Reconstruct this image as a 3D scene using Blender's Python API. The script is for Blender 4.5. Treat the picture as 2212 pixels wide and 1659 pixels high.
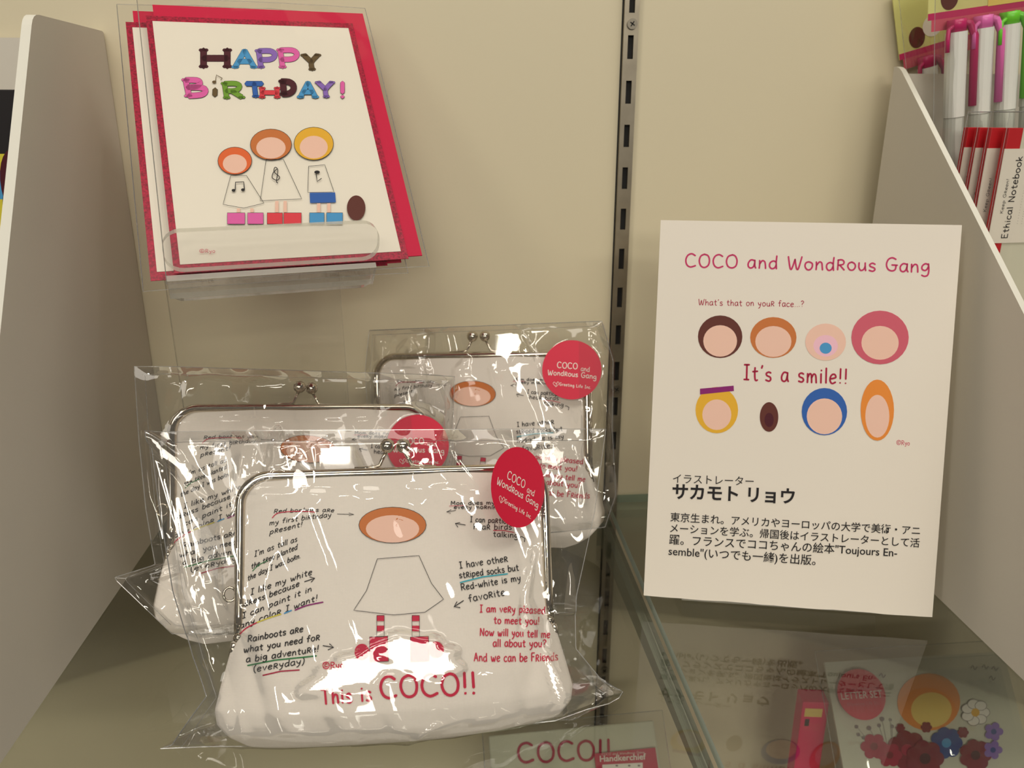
import bpy, math, random
from mathutils import Vector, Matrix
from math import sin, cos, pi, radians, exp, hypot, atan2

scene = bpy.context.scene
for o in list(bpy.data.objects):
    bpy.data.objects.remove(o)

# ------------------------------------------------------------------ camera, world, lamps, exposure
FPX, CX, CY = 1741.0, 1106.0, 829.5
PITCH, YAW = radians(18.28), radians(4.77)
CAM = Vector((0, -0.51, 0.253))
FWD = Vector((sin(YAW) * cos(PITCH), cos(YAW) * cos(PITCH), -sin(PITCH)))
RGT = Vector((cos(YAW), -sin(YAW), 0))
UPV = RGT.cross(FWD)
cam_data = bpy.data.cameras.new('camera')
cam_data.sensor_fit = 'HORIZONTAL'
cam_data.sensor_width = 36
cam_data.lens = FPX / 2212 * 36
cam_data.clip_start = 0.01
cam_data.dof.use_dof = True
cam_data.dof.focus_distance = 0.375
cam_data.dof.aperture_fstop = 16
cam = bpy.data.objects.new('camera', cam_data)
scene.collection.objects.link(cam)
cam.matrix_world = Matrix(((RGT.x, UPV.x, -FWD.x, CAM.x), (RGT.y, UPV.y, -FWD.y, CAM.y),
                           (RGT.z, UPV.z, -FWD.z, CAM.z), (0, 0, 0, 1)))
scene.camera = cam

world = bpy.data.worlds.new('shop_surroundings')
scene.world = world
world.use_nodes = True
world.node_tree.nodes['Background'].inputs[0].default_value = (1.0, 0.93, 0.84, 1)
world.node_tree.nodes['Background'].inputs[1].default_value = 0.13

def lamp(name, loc, target, sx, sy, watts, col):
    d = bpy.data.lights.new(name, 'AREA')
    d.shape = 'RECTANGLE'
    d.size, d.size_y, d.energy, d.color = sx, sy, watts, col
    o = bpy.data.objects.new(name, d)
    scene.collection.objects.link(o)
    o.location = loc
    o.rotation_euler = (Vector(target) - Vector(loc)).to_track_quat('-Z', 'Y').to_euler()
    o.visible_camera = True
    return o

WARM = (1.0, 0.93, 0.83)
lamp('ceiling_panel_lamp', (0.22, -0.80, 1.55), (0.1, -0.1, 0.1), 2.2, 0.45, 13.6, WARM)
lamp('ceiling_tube_lamp', (-0.5, -2.6, 1.45), (0, 0, 0.1), 0.9, 0.10, 9, (1.0, 0.93, 0.8))
lamp('ceiling_tube_lamp.001', (0.7, -3.0, 1.25), (0, 0, 0.1), 0.9, 0.10, 10, (1.0, 0.93, 0.8))
lamp('ceiling_panel_lamp.001', (-0.1, -6.0, 1.50), (0, 0, 0.1), 1.35, 0.55, 42, (1.0, 0.93, 0.82))
lamp('ceiling_tube_lamp.002', (-1.6, -2.2, 1.1), (0, 0, 0.1), 0.1, 0.8, 7, (1.0, 0.93, 0.8))
lamp('ceiling_spot_lamp', (0.55, -0.75, 1.5), (0.05, -0.1, 0.05), 0.07, 0.07, 1.6, WARM)
lamp('ceiling_spot_lamp.001', (-0.35, -0.55, 1.6), (0.0, -0.1, 0.05), 0.07, 0.07, 1.2, WARM)

scene.view_settings.view_transform = 'Standard'
scene.view_settings.look = 'None'
scene.view_settings.gamma = 1
scene.view_settings.use_curve_mapping = False
scene.view_settings.exposure = -0.08
scene.cycles.transparent_max_bounces = 32
scene.cycles.max_bounces = 10

# ------------------------------------------------------------------ materials
def srgb(r, g, b):
    f = lambda c: ((c / 255 + 0.055) / 1.055) ** 2.4 if c / 255 > 0.04045 else c / 255 / 12.92
    return (f(r), f(g), f(b), 1)

MATS = {}
def mat(name, rgb, rough=0.6, metal=0.0, spec=0.5, noise=None, bump=None, coat=0.0, linear=False):
    if name in MATS:
        return MATS[name]
    m = bpy.data.materials.new(name)
    m.use_nodes = True
    nt = m.node_tree
    b = nt.nodes['Principled BSDF']
    col = rgb if len(rgb) == 4 else srgb(*rgb)
    b.inputs['Base Color'].default_value = col
    b.inputs['Roughness'].default_value = rough
    b.inputs['Metallic'].default_value = metal
    b.inputs['Specular IOR Level'].default_value = spec
    b.inputs['Coat Weight'].default_value = coat
    tc = nt.nodes.new('ShaderNodeTexCoord')
    if noise:
        sc, amt = noise
        n = nt.nodes.new('ShaderNodeTexNoise')
        n.inputs['Scale'].default_value = sc
        n.inputs['Detail'].default_value = 6
        nt.links.new(tc.outputs['Object'], n.inputs['Vector'])
        r = nt.nodes.new('ShaderNodeValToRGB')
        r.color_ramp.elements[0].position = 0.3
        r.color_ramp.elements[1].position = 0.7
        r.color_ramp.elements[0].color = tuple(c * (1 - amt) for c in col[:3]) + (1,)
        r.color_ramp.elements[1].color = tuple(min(1, c * (1 + amt)) for c in col[:3]) + (1,)
        nt.links.new(n.outputs['Fac'], r.inputs['Fac'])
        nt.links.new(r.outputs['Color'], b.inputs['Base Color'])
    if bump:
        kind, sc, st = bump
        if kind == 'weave':
            w1 = nt.nodes.new('ShaderNodeTexWave'); w1.bands_direction = 'X'
            w2 = nt.nodes.new('ShaderNodeTexWave'); w2.bands_direction = 'Z'
            for w in (w1, w2):
                w.inputs['Scale'].default_value = sc
                w.inputs['Distortion'].default_value = 0.6
                nt.links.new(tc.outputs['Object'], w.inputs['Vector'])
            ad = nt.nodes.new('ShaderNodeMath'); ad.operation = 'MULTIPLY'
            nt.links.new(w1.outputs['Fac'], ad.inputs[0]); nt.links.new(w2.outputs['Fac'], ad.inputs[1])
            src = ad.outputs[0]
        else:
            n2 = nt.nodes.new('ShaderNodeTexNoise')
            n2.inputs['Scale'].default_value = sc
            n2.inputs['Detail'].default_value = 4
            nt.links.new(tc.outputs['Object'], n2.inputs['Vector'])
            src = n2.outputs['Fac']
        bp = nt.nodes.new('ShaderNodeBump')
        bp.inputs['Strength'].default_value = st
        bp.inputs['Distance'].default_value = 0.0005
        nt.links.new(src, bp.inputs['Height'])
        nt.links.new(bp.outputs['Normal'], b.inputs['Normal'])
    MATS[name] = m
    return m

def clear(name, tint, ior, rough=0.0, haze=0.0, hazecol=(1, 1, 1, 1), boost=1.0, bump=None, cap=1.0):
    """thin see-through sheet: transparent + fresnel reflection (+ a little milky haze)"""
    if name in MATS:
        return MATS[name]
    m = bpy.data.materials.new(name)
    m.use_nodes = True
    nt = m.node_tree
    nt.nodes.remove(nt.nodes['Principled BSDF'])
    out = nt.nodes['Material Output']
    tr = nt.nodes.new('ShaderNodeBsdfTransparent'); tr.inputs[0].default_value = tint
    gl = nt.nodes.new('ShaderNodeBsdfGlossy'); gl.inputs['Roughness'].default_value = rough
    fr = nt.nodes.new('ShaderNodeFresnel'); fr.inputs['IOR'].default_value = ior
    if bump:
        tc = nt.nodes.new('ShaderNodeTexCoord')
        n2 = nt.nodes.new('ShaderNodeTexNoise')
        n2.inputs['Scale'].default_value = bump[0]
        n2.inputs['Detail'].default_value = 1
        nt.links.new(tc.outputs['Object'], n2.inputs['Vector'])
        bp = nt.nodes.new('ShaderNodeBump')
        bp.inputs['Strength'].default_value = bump[1]
        bp.inputs['Distance'].default_value = 0.001
        nt.links.new(n2.outputs['Fac'], bp.inputs['Height'])
        nt.links.new(bp.outputs['Normal'], gl.inputs['Normal'])
        nt.links.new(bp.outputs['Normal'], fr.inputs['Normal'])
    mu = nt.nodes.new('ShaderNodeMath'); mu.operation = 'MULTIPLY'; mu.use_clamp = True
    mu.inputs[1].default_value = boost
    nt.links.new(fr.outputs[0], mu.inputs[0])
    if cap < 1:
        mn = nt.nodes.new('ShaderNodeMath'); mn.operation = 'MINIMUM'; mn.inputs[1].default_value = cap
        nt.links.new(mu.outputs[0], mn.inputs[0]); mu = mn
    mx = nt.nodes.new('ShaderNodeMixShader')
    nt.links.new(mu.outputs[0], mx.inputs[0])
    base = tr.outputs[0]
    if haze:
        df = nt.nodes.new('ShaderNodeBsdfDiffuse'); df.inputs[0].default_value = hazecol
        m2 = nt.nodes.new('ShaderNodeMixShader'); m2.inputs[0].default_value = haze
        nt.links.new(tr.outputs[0], m2.inputs[1]); nt.links.new(df.outputs[0], m2.inputs[2])
        base = m2.outputs[0]
    nt.links.new(base, mx.inputs[1]); nt.links.new(gl.outputs[0], mx.inputs[2])
    nt.links.new(mx.outputs[0], out.inputs[0])
    MATS[name] = m
    return m

M_WALL = mat('cream_wall_paint', (213, 203, 174), 0.55, noise=(3, 0.02), bump=('noise', 260, 0.08))
M_BOARD = mat('white_board', (208, 202, 190), 0.75, noise=(9, 0.02), bump=('noise', 700, 0.08))
M_BOARD_EDGE = mat('white_board_edge', (226, 224, 212), 0.7)
M_BASE = mat('lower_shelf_board', (150, 138, 116), 0.6, noise=(5, 0.05))
M_CHANNEL = mat('brushed_steel', (150, 142, 126), 0.38, 0.9, noise=(90, 0.1))
M_BLACK = mat('black_recess', (14, 12, 10), 0.7)
M_SCREW = mat('screw_steel', (130, 124, 112), 0.35, 0.9)
M_CHROME = mat('nickel_frame', (205, 196, 180), 0.10, 1.0)
M_FABRIC = mat('white_cotton', (234, 226, 216), 0.85, bump=('weave', 520, 0.25), spec=0.2)
M_PAPER = mat('matte_white_paper', (233, 225, 212), 0.7, bump=('noise', 900, 0.04), spec=0.3)
M_CARD = mat('satin_white_card', (236, 229, 214), 0.5, spec=0.4)
M_GLASS = clear('shelf_glass', (0.925, 0.945, 0.915, 1), 1.52, 0.0, boost=1.25)
M_GLASS_EDGE = clear('shelf_glass_edge', (0.42, 0.55, 0.48, 1), 1.5, 0.1, haze=0.30, hazecol=(0.45, 0.62, 0.54, 1))
M_GROUND = clear('ground_glass_edge', (0.7, 0.8, 0.75, 1), 1.5, 0.3, haze=0.8, hazecol=(0.72, 0.80, 0.74, 1))
M_FILM = clear('cellophane', (0.975, 0.975, 0.97, 1), 1.50, 0.03, haze=0.008, boost=1.7, bump=(30, 0.05), cap=0.36)
M_FLATFILM = clear('flat_cellophane', (0.97, 0.97, 0.965, 1), 1.45, 0.05, haze=0.004, boost=0.8, bump=(40, 0.2), cap=0.2)
M_FILM_EDGE = clear('cellophane_seam', (0.9, 0.9, 0.88, 1), 1.6, 0.08, haze=0.22, boost=2.5)
M_ACRYL = clear('clear_acrylic', (0.98, 0.98, 0.975, 1), 1.45, 0.0, boost=1.0, haze=0.008, cap=0.35)
M_ACRYL_EDGE = clear('clear_acrylic_edge', (0.80, 0.80, 0.76, 1), 1.5, 0.08, haze=0.42, hazecol=(0.75, 0.73, 0.66, 1), boost=1.5, cap=0.4)
M_STICKER = mat('crimson_sticker', (214, 8, 58), 0.45)
def ink(name, rgb, rough=0.55):
    return mat('ink_' + name, rgb, rough, spec=0.3)
INK = dict(black=ink('black', (28, 24, 26)), red=ink('red', (200, 26, 66)), crimson=ink('crimson', (170, 20, 62)),
           pinkred=ink('pinkred', (196, 48, 100)), green=ink('green', (22, 120, 60)), yellow=ink('yellow', (214, 200, 60)),
           blue=ink('blue', (44, 96, 176)), sky=ink('sky', (72, 152, 206)), teal=ink('teal', (40, 170, 190)),
           purple=ink('purple', (136, 24, 110)), violet=ink('violet', (138, 104, 186)), pink=ink('pink', (224, 98, 170)),
           maroon=ink('maroon', (74, 10, 28)), olive=ink('olive', (98, 78, 44)), lime=ink('lime', (112, 158, 44)),
           coral=ink('coral', (222, 60, 74)), skin=ink('skin', (238, 196, 176)), ginger=ink('ginger', (200, 116, 56)),
           orange=ink('orange', (226, 104, 48)), tan=ink('tan', (232, 140, 52)), gold=ink('gold', (230, 176, 46)), brown=ink('brown', (96, 44, 34)),
           rose=ink('rose', (206, 92, 110)), white=ink('white', (238, 232, 222)), palepink=ink('palepink', (240, 190, 205)),
           navy=ink('navy', (30, 66, 140)), leaf=ink('leaf', (20, 110, 44)), straw=ink('straw', (236, 206, 110)),
           darkred=ink('darkred', (130, 14, 40)), grey=ink('grey', (130, 120, 118)), paleyellow=ink('paleyellow', (222, 222, 140)),
           glitter=mat('crimson_glitter', (166, 6, 52), 0.35, noise=(900, 0.55)))

# ------------------------------------------------------------------ object helpers
COL = scene.collection
def link(name, me, parent=None, M=None):
    o = bpy.data.objects.new(name, me)
    COL.objects.link(o)
    if parent is not None:
        o.parent = parent
    if M is not None:
        o.matrix_local = M
    return o
def tag(o, label=None, cat=None, group=None, kind=None):
    if label: o['label'] = label
    if cat: o['category'] = cat
    if group: o['group'] = group
    if kind: o['kind'] = kind
    return o
def thing(name, label, cat, M=None, group=None):
    o = bpy.data.objects.new(name, None)
    o.empty_display_size = 0.01
    COL.objects.link(o)
    if M is not None:
        o.matrix_world = M
    return tag(o, label, cat, group)

class MB:
    """mesh builder with per-face materials"""
    def __init__(s):
        s.v, s.f, s.mi, s.m = [], [], [], []
    def mat(s, m):
        if m not in s.m: s.m.append(m)
        return s.m.index(m)
    def add(s, verts, faces, m):
        k = len(s.v); i = s.mat(m)
        s.v.extend([tuple(p) for p in verts])
        s.f.extend([tuple(a + k for a in f) for f in faces])
        s.mi.extend([i] * len(faces))
    def box(s, lo, hi, m, side=None):
        (a, b, c), (d, e, f) = lo, hi
        v = [(a, b, c), (d, b, c), (d, e, c), (a, e, c), (a, b, f), (d, b, f), (d, e, f), (a, e, f)]
        s.add(v, [(0, 3, 2, 1), (4, 5, 6, 7), (0, 1, 5, 4), (1, 2, 6, 5), (2, 3, 7, 6), (3, 0, 4, 7)], m)
    def prism(s, pts, fn, h0, h1, m, mside=None):
        """2D polygon pts extruded between h0,h1 through fn(a,b,h)"""
        n = len(pts)
        v = [fn(a, b, h0) for a, b in pts] + [fn(a, b, h1) for a, b in pts]
        s.add(v, [tuple(range(n))[::-1], tuple(range(n, 2 * n))], m)
        s.add(v, [(i, (i + 1) % n, n + (i + 1) % n, n + i) for i in range(n)], mside or m)
    def tube(s, path, r, m, n=8, closed=False, ry=None, caps=True):
        path = [Vector(p) for p in path]
        L = len(path); rings = []
        prev = None
        for i, p in enumerate(path):
            if closed: t = path[(i + 1) % L] - path[i - 1]
            else: t = path[min(i + 1, L - 1)] - path[max(i - 1, 0)]
            t.normalize()
            if prev is None:
                a = Vector((0, 1, 0)) if abs(t.y) < 0.9 else Vector((0, 0, 1))
            else: a = prev
            a = (a - t * a.dot(t)).normalized()
            prev = a
            b = t.cross(a)
            rings.append([p + a * (ry or r) * cos(2 * pi * k / n) + b * r * sin(2 * pi * k / n) for k in range(n)])
        v = [q for R in rings for q in R]
        f = []
        for i in range(L if closed else L - 1):
            j = (i + 1) % L
            for k in range(n):
                f.append((i * n + k, i * n + (k + 1) % n, j * n + (k + 1) % n, j * n + k))
        if not closed and caps:
            f.append(tuple(range(n))[::-1]); f.append(tuple((L - 1) * n + k for k in range(n)))
        s.add(v, f, m)
    def ball(s, c, r, m, n=16, sc=(1, 1, 1)):
        v = []; f = []
        for i in range(n + 1):
            th = pi * i / n
            for k in range(2 * n):
                ph = pi * k / n
                v.append((c[0] + r * sc[0] * sin(th) * cos(ph), c[1] + r * sc[1] * sin(th) * sin(ph), c[2] + r * sc[2] * cos(th)))
        for i in range(n):
            for k in range(2 * n):
                a, b = i * 2 * n + k, i * 2 * n + (k + 1) % (2 * n)
                f.append((a, a + 2 * n, b + 2 * n, b))
        s.add(v, f, m)
    def build(s, name, parent=None, smooth=False, M=None):
        me = bpy.data.meshes.new(name)
        me.from_pydata(s.v, [], s.f)
        for m in s.m: me.materials.append(m)
        me.polygons.foreach_set('material_index', s.mi)
        if smooth: me.polygons.foreach_set('use_smooth', [True] * len(s.f))
        me.update()
        return link(name, me, parent, M)

def bevel(o, w=0.001, seg=2):
    md = o.modifiers.new('bevel', 'BEVEL'); md.width = w; md.segments = seg; md.limit_method = 'ANGLE'
    return o

# ------------------------------------------------------------------ frames (poses) of the tilted things
def frame(o, yaw, lean, roll):
    cy, sy = cos(yaw), sin(yaw)
    u = Vector((cy, sy, 0)); n = Vector((-sy, cy, 0)); v = Vector((0, 0, 1))
    v2 = v * cos(lean) + n * sin(lean); n2 = n * cos(lean) - v * sin(lean)
    u3 = u * cos(roll) + v2 * sin(roll); v3 = v2 * cos(roll) - u * sin(roll)
    return Matrix(((u3.x, n2.x, v3.x, o[0]), (u3.y, n2.y, v3.y, o[1]), (u3.z, n2.z, v3.z, o[2]), (0, 0, 0, 1)))
def deg(o, a, b, c): return frame(o, radians(a), radians(b), radians(c))
def ray_of(x, y):
    return (FWD * FPX + RGT * (x - CX) - UPV * (y - CY)).normalized()
def surface_map(M, S, lift=0.00015):
    """layout point in the photograph -> (a, b) print coordinates on the face y=-S(x,z) of the thing with pose M"""
    I = M.inverted(); o = I @ CAM; R = I.to_3x3()
    def f(x, y, layer=0):
        d = R @ ray_of(x, y)
        t = (-0.01 - o.y) / d.y
        for _ in range(9):
            p = o + d * t
            t = (-S(p.x, p.z) - o.y) / d.y
        p = o + d * t
        return (p.x, -S(p.x, p.z) - lift - layer * 0.000008, p.z)
    return f

# ------------------------------------------------------------------ hand lettering
# glyph: width, strokes in a 0..5 x-height grid (caps to 8, descender to -3)
G = {
'a': (4.2, '3.6,4.6 1.6,5 .3,3.2 .4,1 1.6,0 3,1 3.6,3.4|3.6,5 3.6,1.5 4.2,0'),
'b': (4, '.6,8 .4,4 .4,0|.4,2.6 1.6,4.8 3.4,4.2 3.8,2 2.6,.1 1.2,0 .4,1'),
'c': (3.6, '3.4,4.2 2,5 .6,4 .2,2 1,.3 2.4,0 3.5,.8'),
'd': (4.2, '3.5,4.2 2,4.8 .5,3.6 .3,1.4 1.4,0 2.8,.6 3.6,2.4|3.8,8 3.6,4 3.8,0'),
'e': (3.8, '.4,2.5 2,2.8 3.5,3.4 3,4.8 1.4,4.9 .3,3.2 .4,1.2 1.6,0 3.5,.8'),
'f': (3.4, '3.4,7.4 2.4,8 1.5,7 1.4,3.5 1.4,0|0,4.6 3,4.9'),
'g': (4.2, '3.6,4.5 2,5 .4,3.6 .5,1.6 1.8,.8 3,1.8 3.6,3.6|3.6,5 3.8,1 3.4,-2 1.8,-2.8 .3,-2'),
'h': (4, '.5,8 .4,4 .4,0|.4,2.4 1.6,4.6 3,4.4 3.4,2.6 3.6,0'),
'i': (1.4, '.7,4.9 .7,0|.7,6.9 .8,6.6'),
'j': (2.2, '1.6,4.9 1.6,-1 .8,-2.6 0,-2|1.6,6.9 1.7,6.6'),
'k': (3.8, '.5,8 .4,4 .4,0|3.2,4.8 .5,2.2 1.6,2.2 3.6,0'),
'l': (1.2, '.6,8 .6,4 .7,0'),
'm': (6, '.4,4.9 .5,2.5 .4,0|.5,2.8 1.6,4.8 2.7,4 2.9,0|2.9,2.8 4,4.8 5.2,4 5.5,0'),
'n': (4, '.4,4.9 .5,2.5 .4,0|.5,2.6 1.8,4.8 3,4.3 3.4,2.4 3.6,0'),
'o': (4.2, '2.2,5 .7,4.2 .3,2.2 1.2,.2 2.8,.1 3.9,1.8 3.7,3.9 2.2,5'),
'p': (4.2, '.5,4.9 .5,1 .4,-3|.5,3.2 1.8,4.9 3.4,4.4 3.8,2.4 2.8,.6 1.4,.4 .5,1.4'),
'q': (4.2, '3.6,4.5 2,5 .4,3.4 .6,1.2 2,.3 3.6,2|3.7,5 3.7,-3'),
'r': (3, '.5,4.9 .5,2.4 .5,0|.5,2.8 1.5,4.6 2.9,4.8'),
's': (3.4, '3.1,4.4 1.8,5 .5,4.2 .8,3 2.6,2.2 3.1,1 2,0 .2,.6'),
't': (3.4, '1.6,7 1.5,3.5 1.7,.6 2.4,0 3.2,.3|.2,4.7 3.2,5'),
'u': (4, '.4,4.9 .4,1.8 1.4,.1 2.8,.8 3.4,2.4|3.4,4.9 3.5,2 3.8,0'),
'v': (3.8, '.3,4.9 1.8,.1 3.6,5'),
'w': (5.8, '.3,4.9 1.2,.6 1.9,.3 2.9,3.8|2.9,3.8 3.6,.5 4.3,.3 5.6,5'),
'x': (3.8, '.3,4.9 3.5,0|3.4,5 .2,0'),
'y': (4, '.3,4.9 .8,2.6 2,1.6 3.2,2.6|3.6,5 3.1,1 2,-2 .6,-2.9'),
'z': (3.6, '.3,4.8 3.3,4.9 .2,.1 3.5,0'),
'%': (4, '.6,6.2 .5,3 .5,0|.4,6 2.2,6.4 3.5,5.2 3,3.6 .7,3|1.4,3 3.8,0'),      # small capital R
'A': (5.2, '2.6,8 .3,0|2.6,8 4.9,0|1,2.8 4.2,2.9'),
'B': (4.8, '.6,8 .6,0|.6,7.9 3.4,7.6 3.8,5.6 .8,4.3|.8,4.3 4,3.8 4.3,1.2 2.6,0 .6,0'),
'C': (5.4, '5,7 3.2,8.2 1.2,7.2 .3,4.4 .9,1.4 2.8,0 5.2,1'),
'D': (5, '.6,8 .6,0|.6,7.9 3.4,7.2 4.6,4.4 3.6,1 .6,0'),
'E': (4.4, '.6,8 .6,0|.6,7.9 4,8|.6,4.2 3.5,4.3|.6,0 4.1,.1'),
'F': (4.2, '.6,8 .6,0|.6,7.9 4,8|.6,4.2 3.3,4.3'),
'G': (5.8, '5,7.2 3.2,8.2 1.2,7.2 .3,4.2 1,1.2 3,0 4.8,1 5,3.6|3,3.8 5.8,3.7'),
'H': (5.2, '.6,8 .6,0|4.6,8 4.6,0|.6,4.1 4.6,4.2'),
'I': (3.4, '1.7,8 1.7,0|.3,8 3.1,8|.3,0 3.1,0'),
'K': (4.8, '.6,8 .6,0|4.3,8 .7,3.6|1.8,4.8 4.6,0'),
'L': (4, '.6,8 .6,.1|.6,.1 3.8,.1'),
'M': (6.2, '.5,0 .9,8|.9,8 3.1,2.4|3.1,2.4 5.2,8|5.2,8 5.7,0'),
'N': (5.4, '.6,0 .6,8|.6,8 4.7,0|4.7,0 4.8,8'),
'O': (5.8, '3,8.1 1.1,7 .3,4 1.2,.9 3.2,0 5,1.4 5.5,4.6 4.6,7.3 3,8.1'),
'P': (4.8, '.6,8 .6,0|.6,7.9 3.6,7.7 4.4,5.8 3.2,4 .7,3.8'),
'R': (4.8, '.6,8 .6,0|.6,7.9 3.4,7.7 4.2,5.9 3,4.2 .7,4|1.7,4 4.5,0'),
'S': (4.4, '4,7 2.4,8.2 .7,7 .9,5.2 3.4,3.6 4,1.6 2.4,0 .3,.9'),
'T': (5, '2.5,8 2.5,0|.2,8 4.8,8'),
'W': (7.2, '.3,8 1.3,1 2.2,.4 3.6,6.4|3.6,6.4 4.5,.8 5.4,.6 7,8'),
'Y': (4.8, '.3,8 2.4,4|4.6,8 2.4,4 2.4,0'),
'!': (1.6, '.9,8 .8,2.4|.7,.4 .8,.1'),
'?': (3.8, '.4,6.6 1.6,8.1 3.3,7.2 3.2,5.4 1.8,4.2 1.7,2.4|1.6,.4 1.7,.1'),
'.': (1.3, '.6,.4 .7,.1'), ',': (1.3, '.8,.6 .4,-1.2'), "'": (1.2, '.8,8.2 .4,6.6'),
'(': (2.2, '2,8.6 .7,6 .4,3 .9,0 2,-1.8'), ')': (2.2, '.2,8.6 1.5,6 1.8,3 1.2,0 .2,-1.8'),
'-': (2.8, '.3,3 2.5,3.1'),
'@': (8, '4,8.2 1.4,7.2 .4,4.2 1.4,1.2 4,0 6.6,1.2 7.6,4.2 6.6,7.2 4,8.2|5.4,5.4 4,6.2 2.8,5 2.7,3.4 3.8,2.3 5.4,3'),  # copyright
'"': (2.4, '.6,8 .6,6|1.8,8 1.8,6'),
' ': (2.6, ''),
}
def catmull(p, k=3):
    if len(p) < 3: return p
    out = []
    cl = hypot(p[0][0] - p[-1][0], p[0][1] - p[-1][1]) < 0.01
    n = len(p)
    for i in range(n - 1):
        p1, p2 = p[i], p[i + 1]
        p0 = p[i - 1] if i > 0 else (p[-2] if cl else p1)
        p3 = p[i + 2] if i + 2 < n else (p[1] if cl else p2)
        for j in range(k):
            t = j / k
            out.append(tuple(0.5 * (2 * b + (c - a) * t + (2 * a - 5 * b + 4 * c - d) * t * t + (3 * b - a - 3 * c + d) * t ** 3)
                             for a, b, c, d in zip(p0, p1, p2, p3)))
    out.append(p[-1])
    return out
GS = {}
for ch, (w, st) in G.items():
    GS[ch] = (w, [[tuple(float(q) for q in pt.split(',')) for pt in s.split(' ')] for s in st.split('|')] if st else [])
CORNER = set('AEFHIKLMNTvxzY-')

class Ink:
    """flat print collected in layout coordinates and laid on a surface by a mapping function"""
    def __init__(s, fmap, rnd=1):
        s.f = fmap; s.mb = MB(); s.n = 0; s.r = random.Random(rnd)
    def poly(s, pts, col, layer=None):
        L = s.n if layer is None else layer
        s.mb.add([s.f(x, y, L) for x, y in pts], [tuple(range(len(pts)))], INK[col] if isinstance(col, str) else col)
        if layer is None: s.n += 1
    def fill(s, pts, col):
        """fan from the centre, subdivided so it follows a curved face"""
        L = s.n; n = len(pts)
        cx = sum(p[0] for p in pts) / n; cy = sum(p[1] for p in pts) / n
        v = [s.f(cx, cy, L)]; f = []
        K = 4
        for k in range(1, K + 1):
            t = k / K
            v += [s.f(cx + (x - cx) * t, cy + (y - cy) * t, L) for x, y in pts]
        for i in range(n): f.append((0, 1 + i, 1 + (i + 1) % n))
        for k in range(K - 1):
            for i in range(n):
                a, b = 1 + k * n + i, 1 + k * n + (i + 1) % n
                f.append((a, a + n, b + n, b))
        s.mb.add(v, f, INK[col] if isinstance(col, str) else col)
        s.n += 1
    def oval(s, cx, cy, rx, ry, col, wob=0.0, ang=0):
        pts = []
        for k in range(28):
            a = 2 * pi * k / 28; q = 1 + wob * sin(5 * a)
            x, y = rx * q * cos(a), ry * q * sin(a)
            pts.append((cx + x * cos(ang) - y * sin(ang), cy + x * sin(ang) + y * cos(ang)))
        s.fill(pts, col)
        return pts
    def stroke(s, pts, w, col, layer=None, seg=6.0):
        L = s.n if layer is None else layer
        q = [pts[0]]
        for a, b in zip(pts, pts[1:]):
            d = hypot(b[0] - a[0], b[1] - a[1]); k = max(1, int(d / (seg * max(1, w))))
            for j in range(1, k + 1):
                q.append((a[0] + (b[0] - a[0]) * j / k, a[1] + (b[1] - a[1]) * j / k))
        q = [p for i, p in enumerate(q) if i == 0 or hypot(p[0] - q[i - 1][0], p[1] - q[i - 1][1]) > 1e-6]
        if len(q) < 2: q = [q[0], (q[0][0] + 0.01, q[0][1])]
        n = len(q); lft = []; rgt = []
        h = w / 2
        for i, p in enumerate(q):
            a, b = q[max(i - 1, 0)], q[min(i + 1, n - 1)]
            tx, ty = b[0] - a[0], b[1] - a[1]; d = hypot(tx, ty) or 1
            tx, ty = tx / d, ty / d
            lft.append((p[0] - ty * h, p[1] + tx * h)); rgt.append((p[0] + ty * h, p[1] - tx * h))
        a, b = q[0], q[1]; d = hypot(b[0] - a[0], b[1] - a[1]); t0 = ((b[0] - a[0]) / d, (b[1] - a[1]) / d)
        a, b = q[-2], q[-1]; d = hypot(b[0] - a[0], b[1] - a[1]); t1 = ((b[0] - a[0]) / d, (b[1] - a[1]) / d)
        c0 = (q[0][0] - t0[0] * h * .8, q[0][1] - t0[1] * h * .8); c1 = (q[-1][0] + t1[0] * h * .8, q[-1][1] + t1[1] * h * .8)
        m = INK[col] if isinstance(col, str) else col
        v = [s.f(x, y, L) for x, y in lft + rgt + [c0, c1]]
        f = [(i, i + 1, n + i + 1, n + i) for i in range(n - 1)] + [(0, n, 2 * n), (n - 1, 2 * n + 1, 2 * n - 1)]
        s.mb.add(v, f, m)
    def glyph(s, ch, org, ex, ey, w, col, smooth=3):
        wd, st = GS[ch]
        for i, pl in enumerate(st):
            pl = [(x + s.r.uniform(-.08, .08), y + s.r.uniform(-.08, .08)) for x, y in pl]
            if len(pl) > 2 and not (ch in CORNER): pl = catmull(pl, smooth)
            s.stroke([(org[0] + ex[0] * x + ey[0] * y, org[1] + ex[1] * x + ey[1] * y) for x, y in pl], w, col, layer=s.n)
        return wd
    def text(s, t, p0, p1, xh, w, col, up=None, gap=1.1, bow=0, wob=0.25, smooth=3):
        """hand-lettered line with its baseline from p0 to p1; xh is the x-height; up = direction of the letter's stem"""
        W = sum(GS[c][0] + gap for c in t) - gap
        dx, dy = p1[0] - p0[0], p1[1] - p0[1]; L = hypot(dx, dy)
        ex = (dx / W, dy / W)
        if up is None: up = (dy / L, -dx / L)
        d = hypot(*up); ey = (up[0] / d * xh / 5, up[1] / d * xh / 5)
        x = 0
        for c in t:
            k = x / W; o = bow * 4 * k * (1 - k) + s.r.uniform(-wob, wob) * xh / 5
            s.glyph(c, (p0[0] + ex[0] * x + up[0] / d * o, p0[1] + ex[1] * x + up[1] / d * o), ex, ey, w, col, smooth)
            x += GS[c][0] + gap
        s.n += 1
    def build(s, name, parent): return s.mb.build(name, parent)

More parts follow.
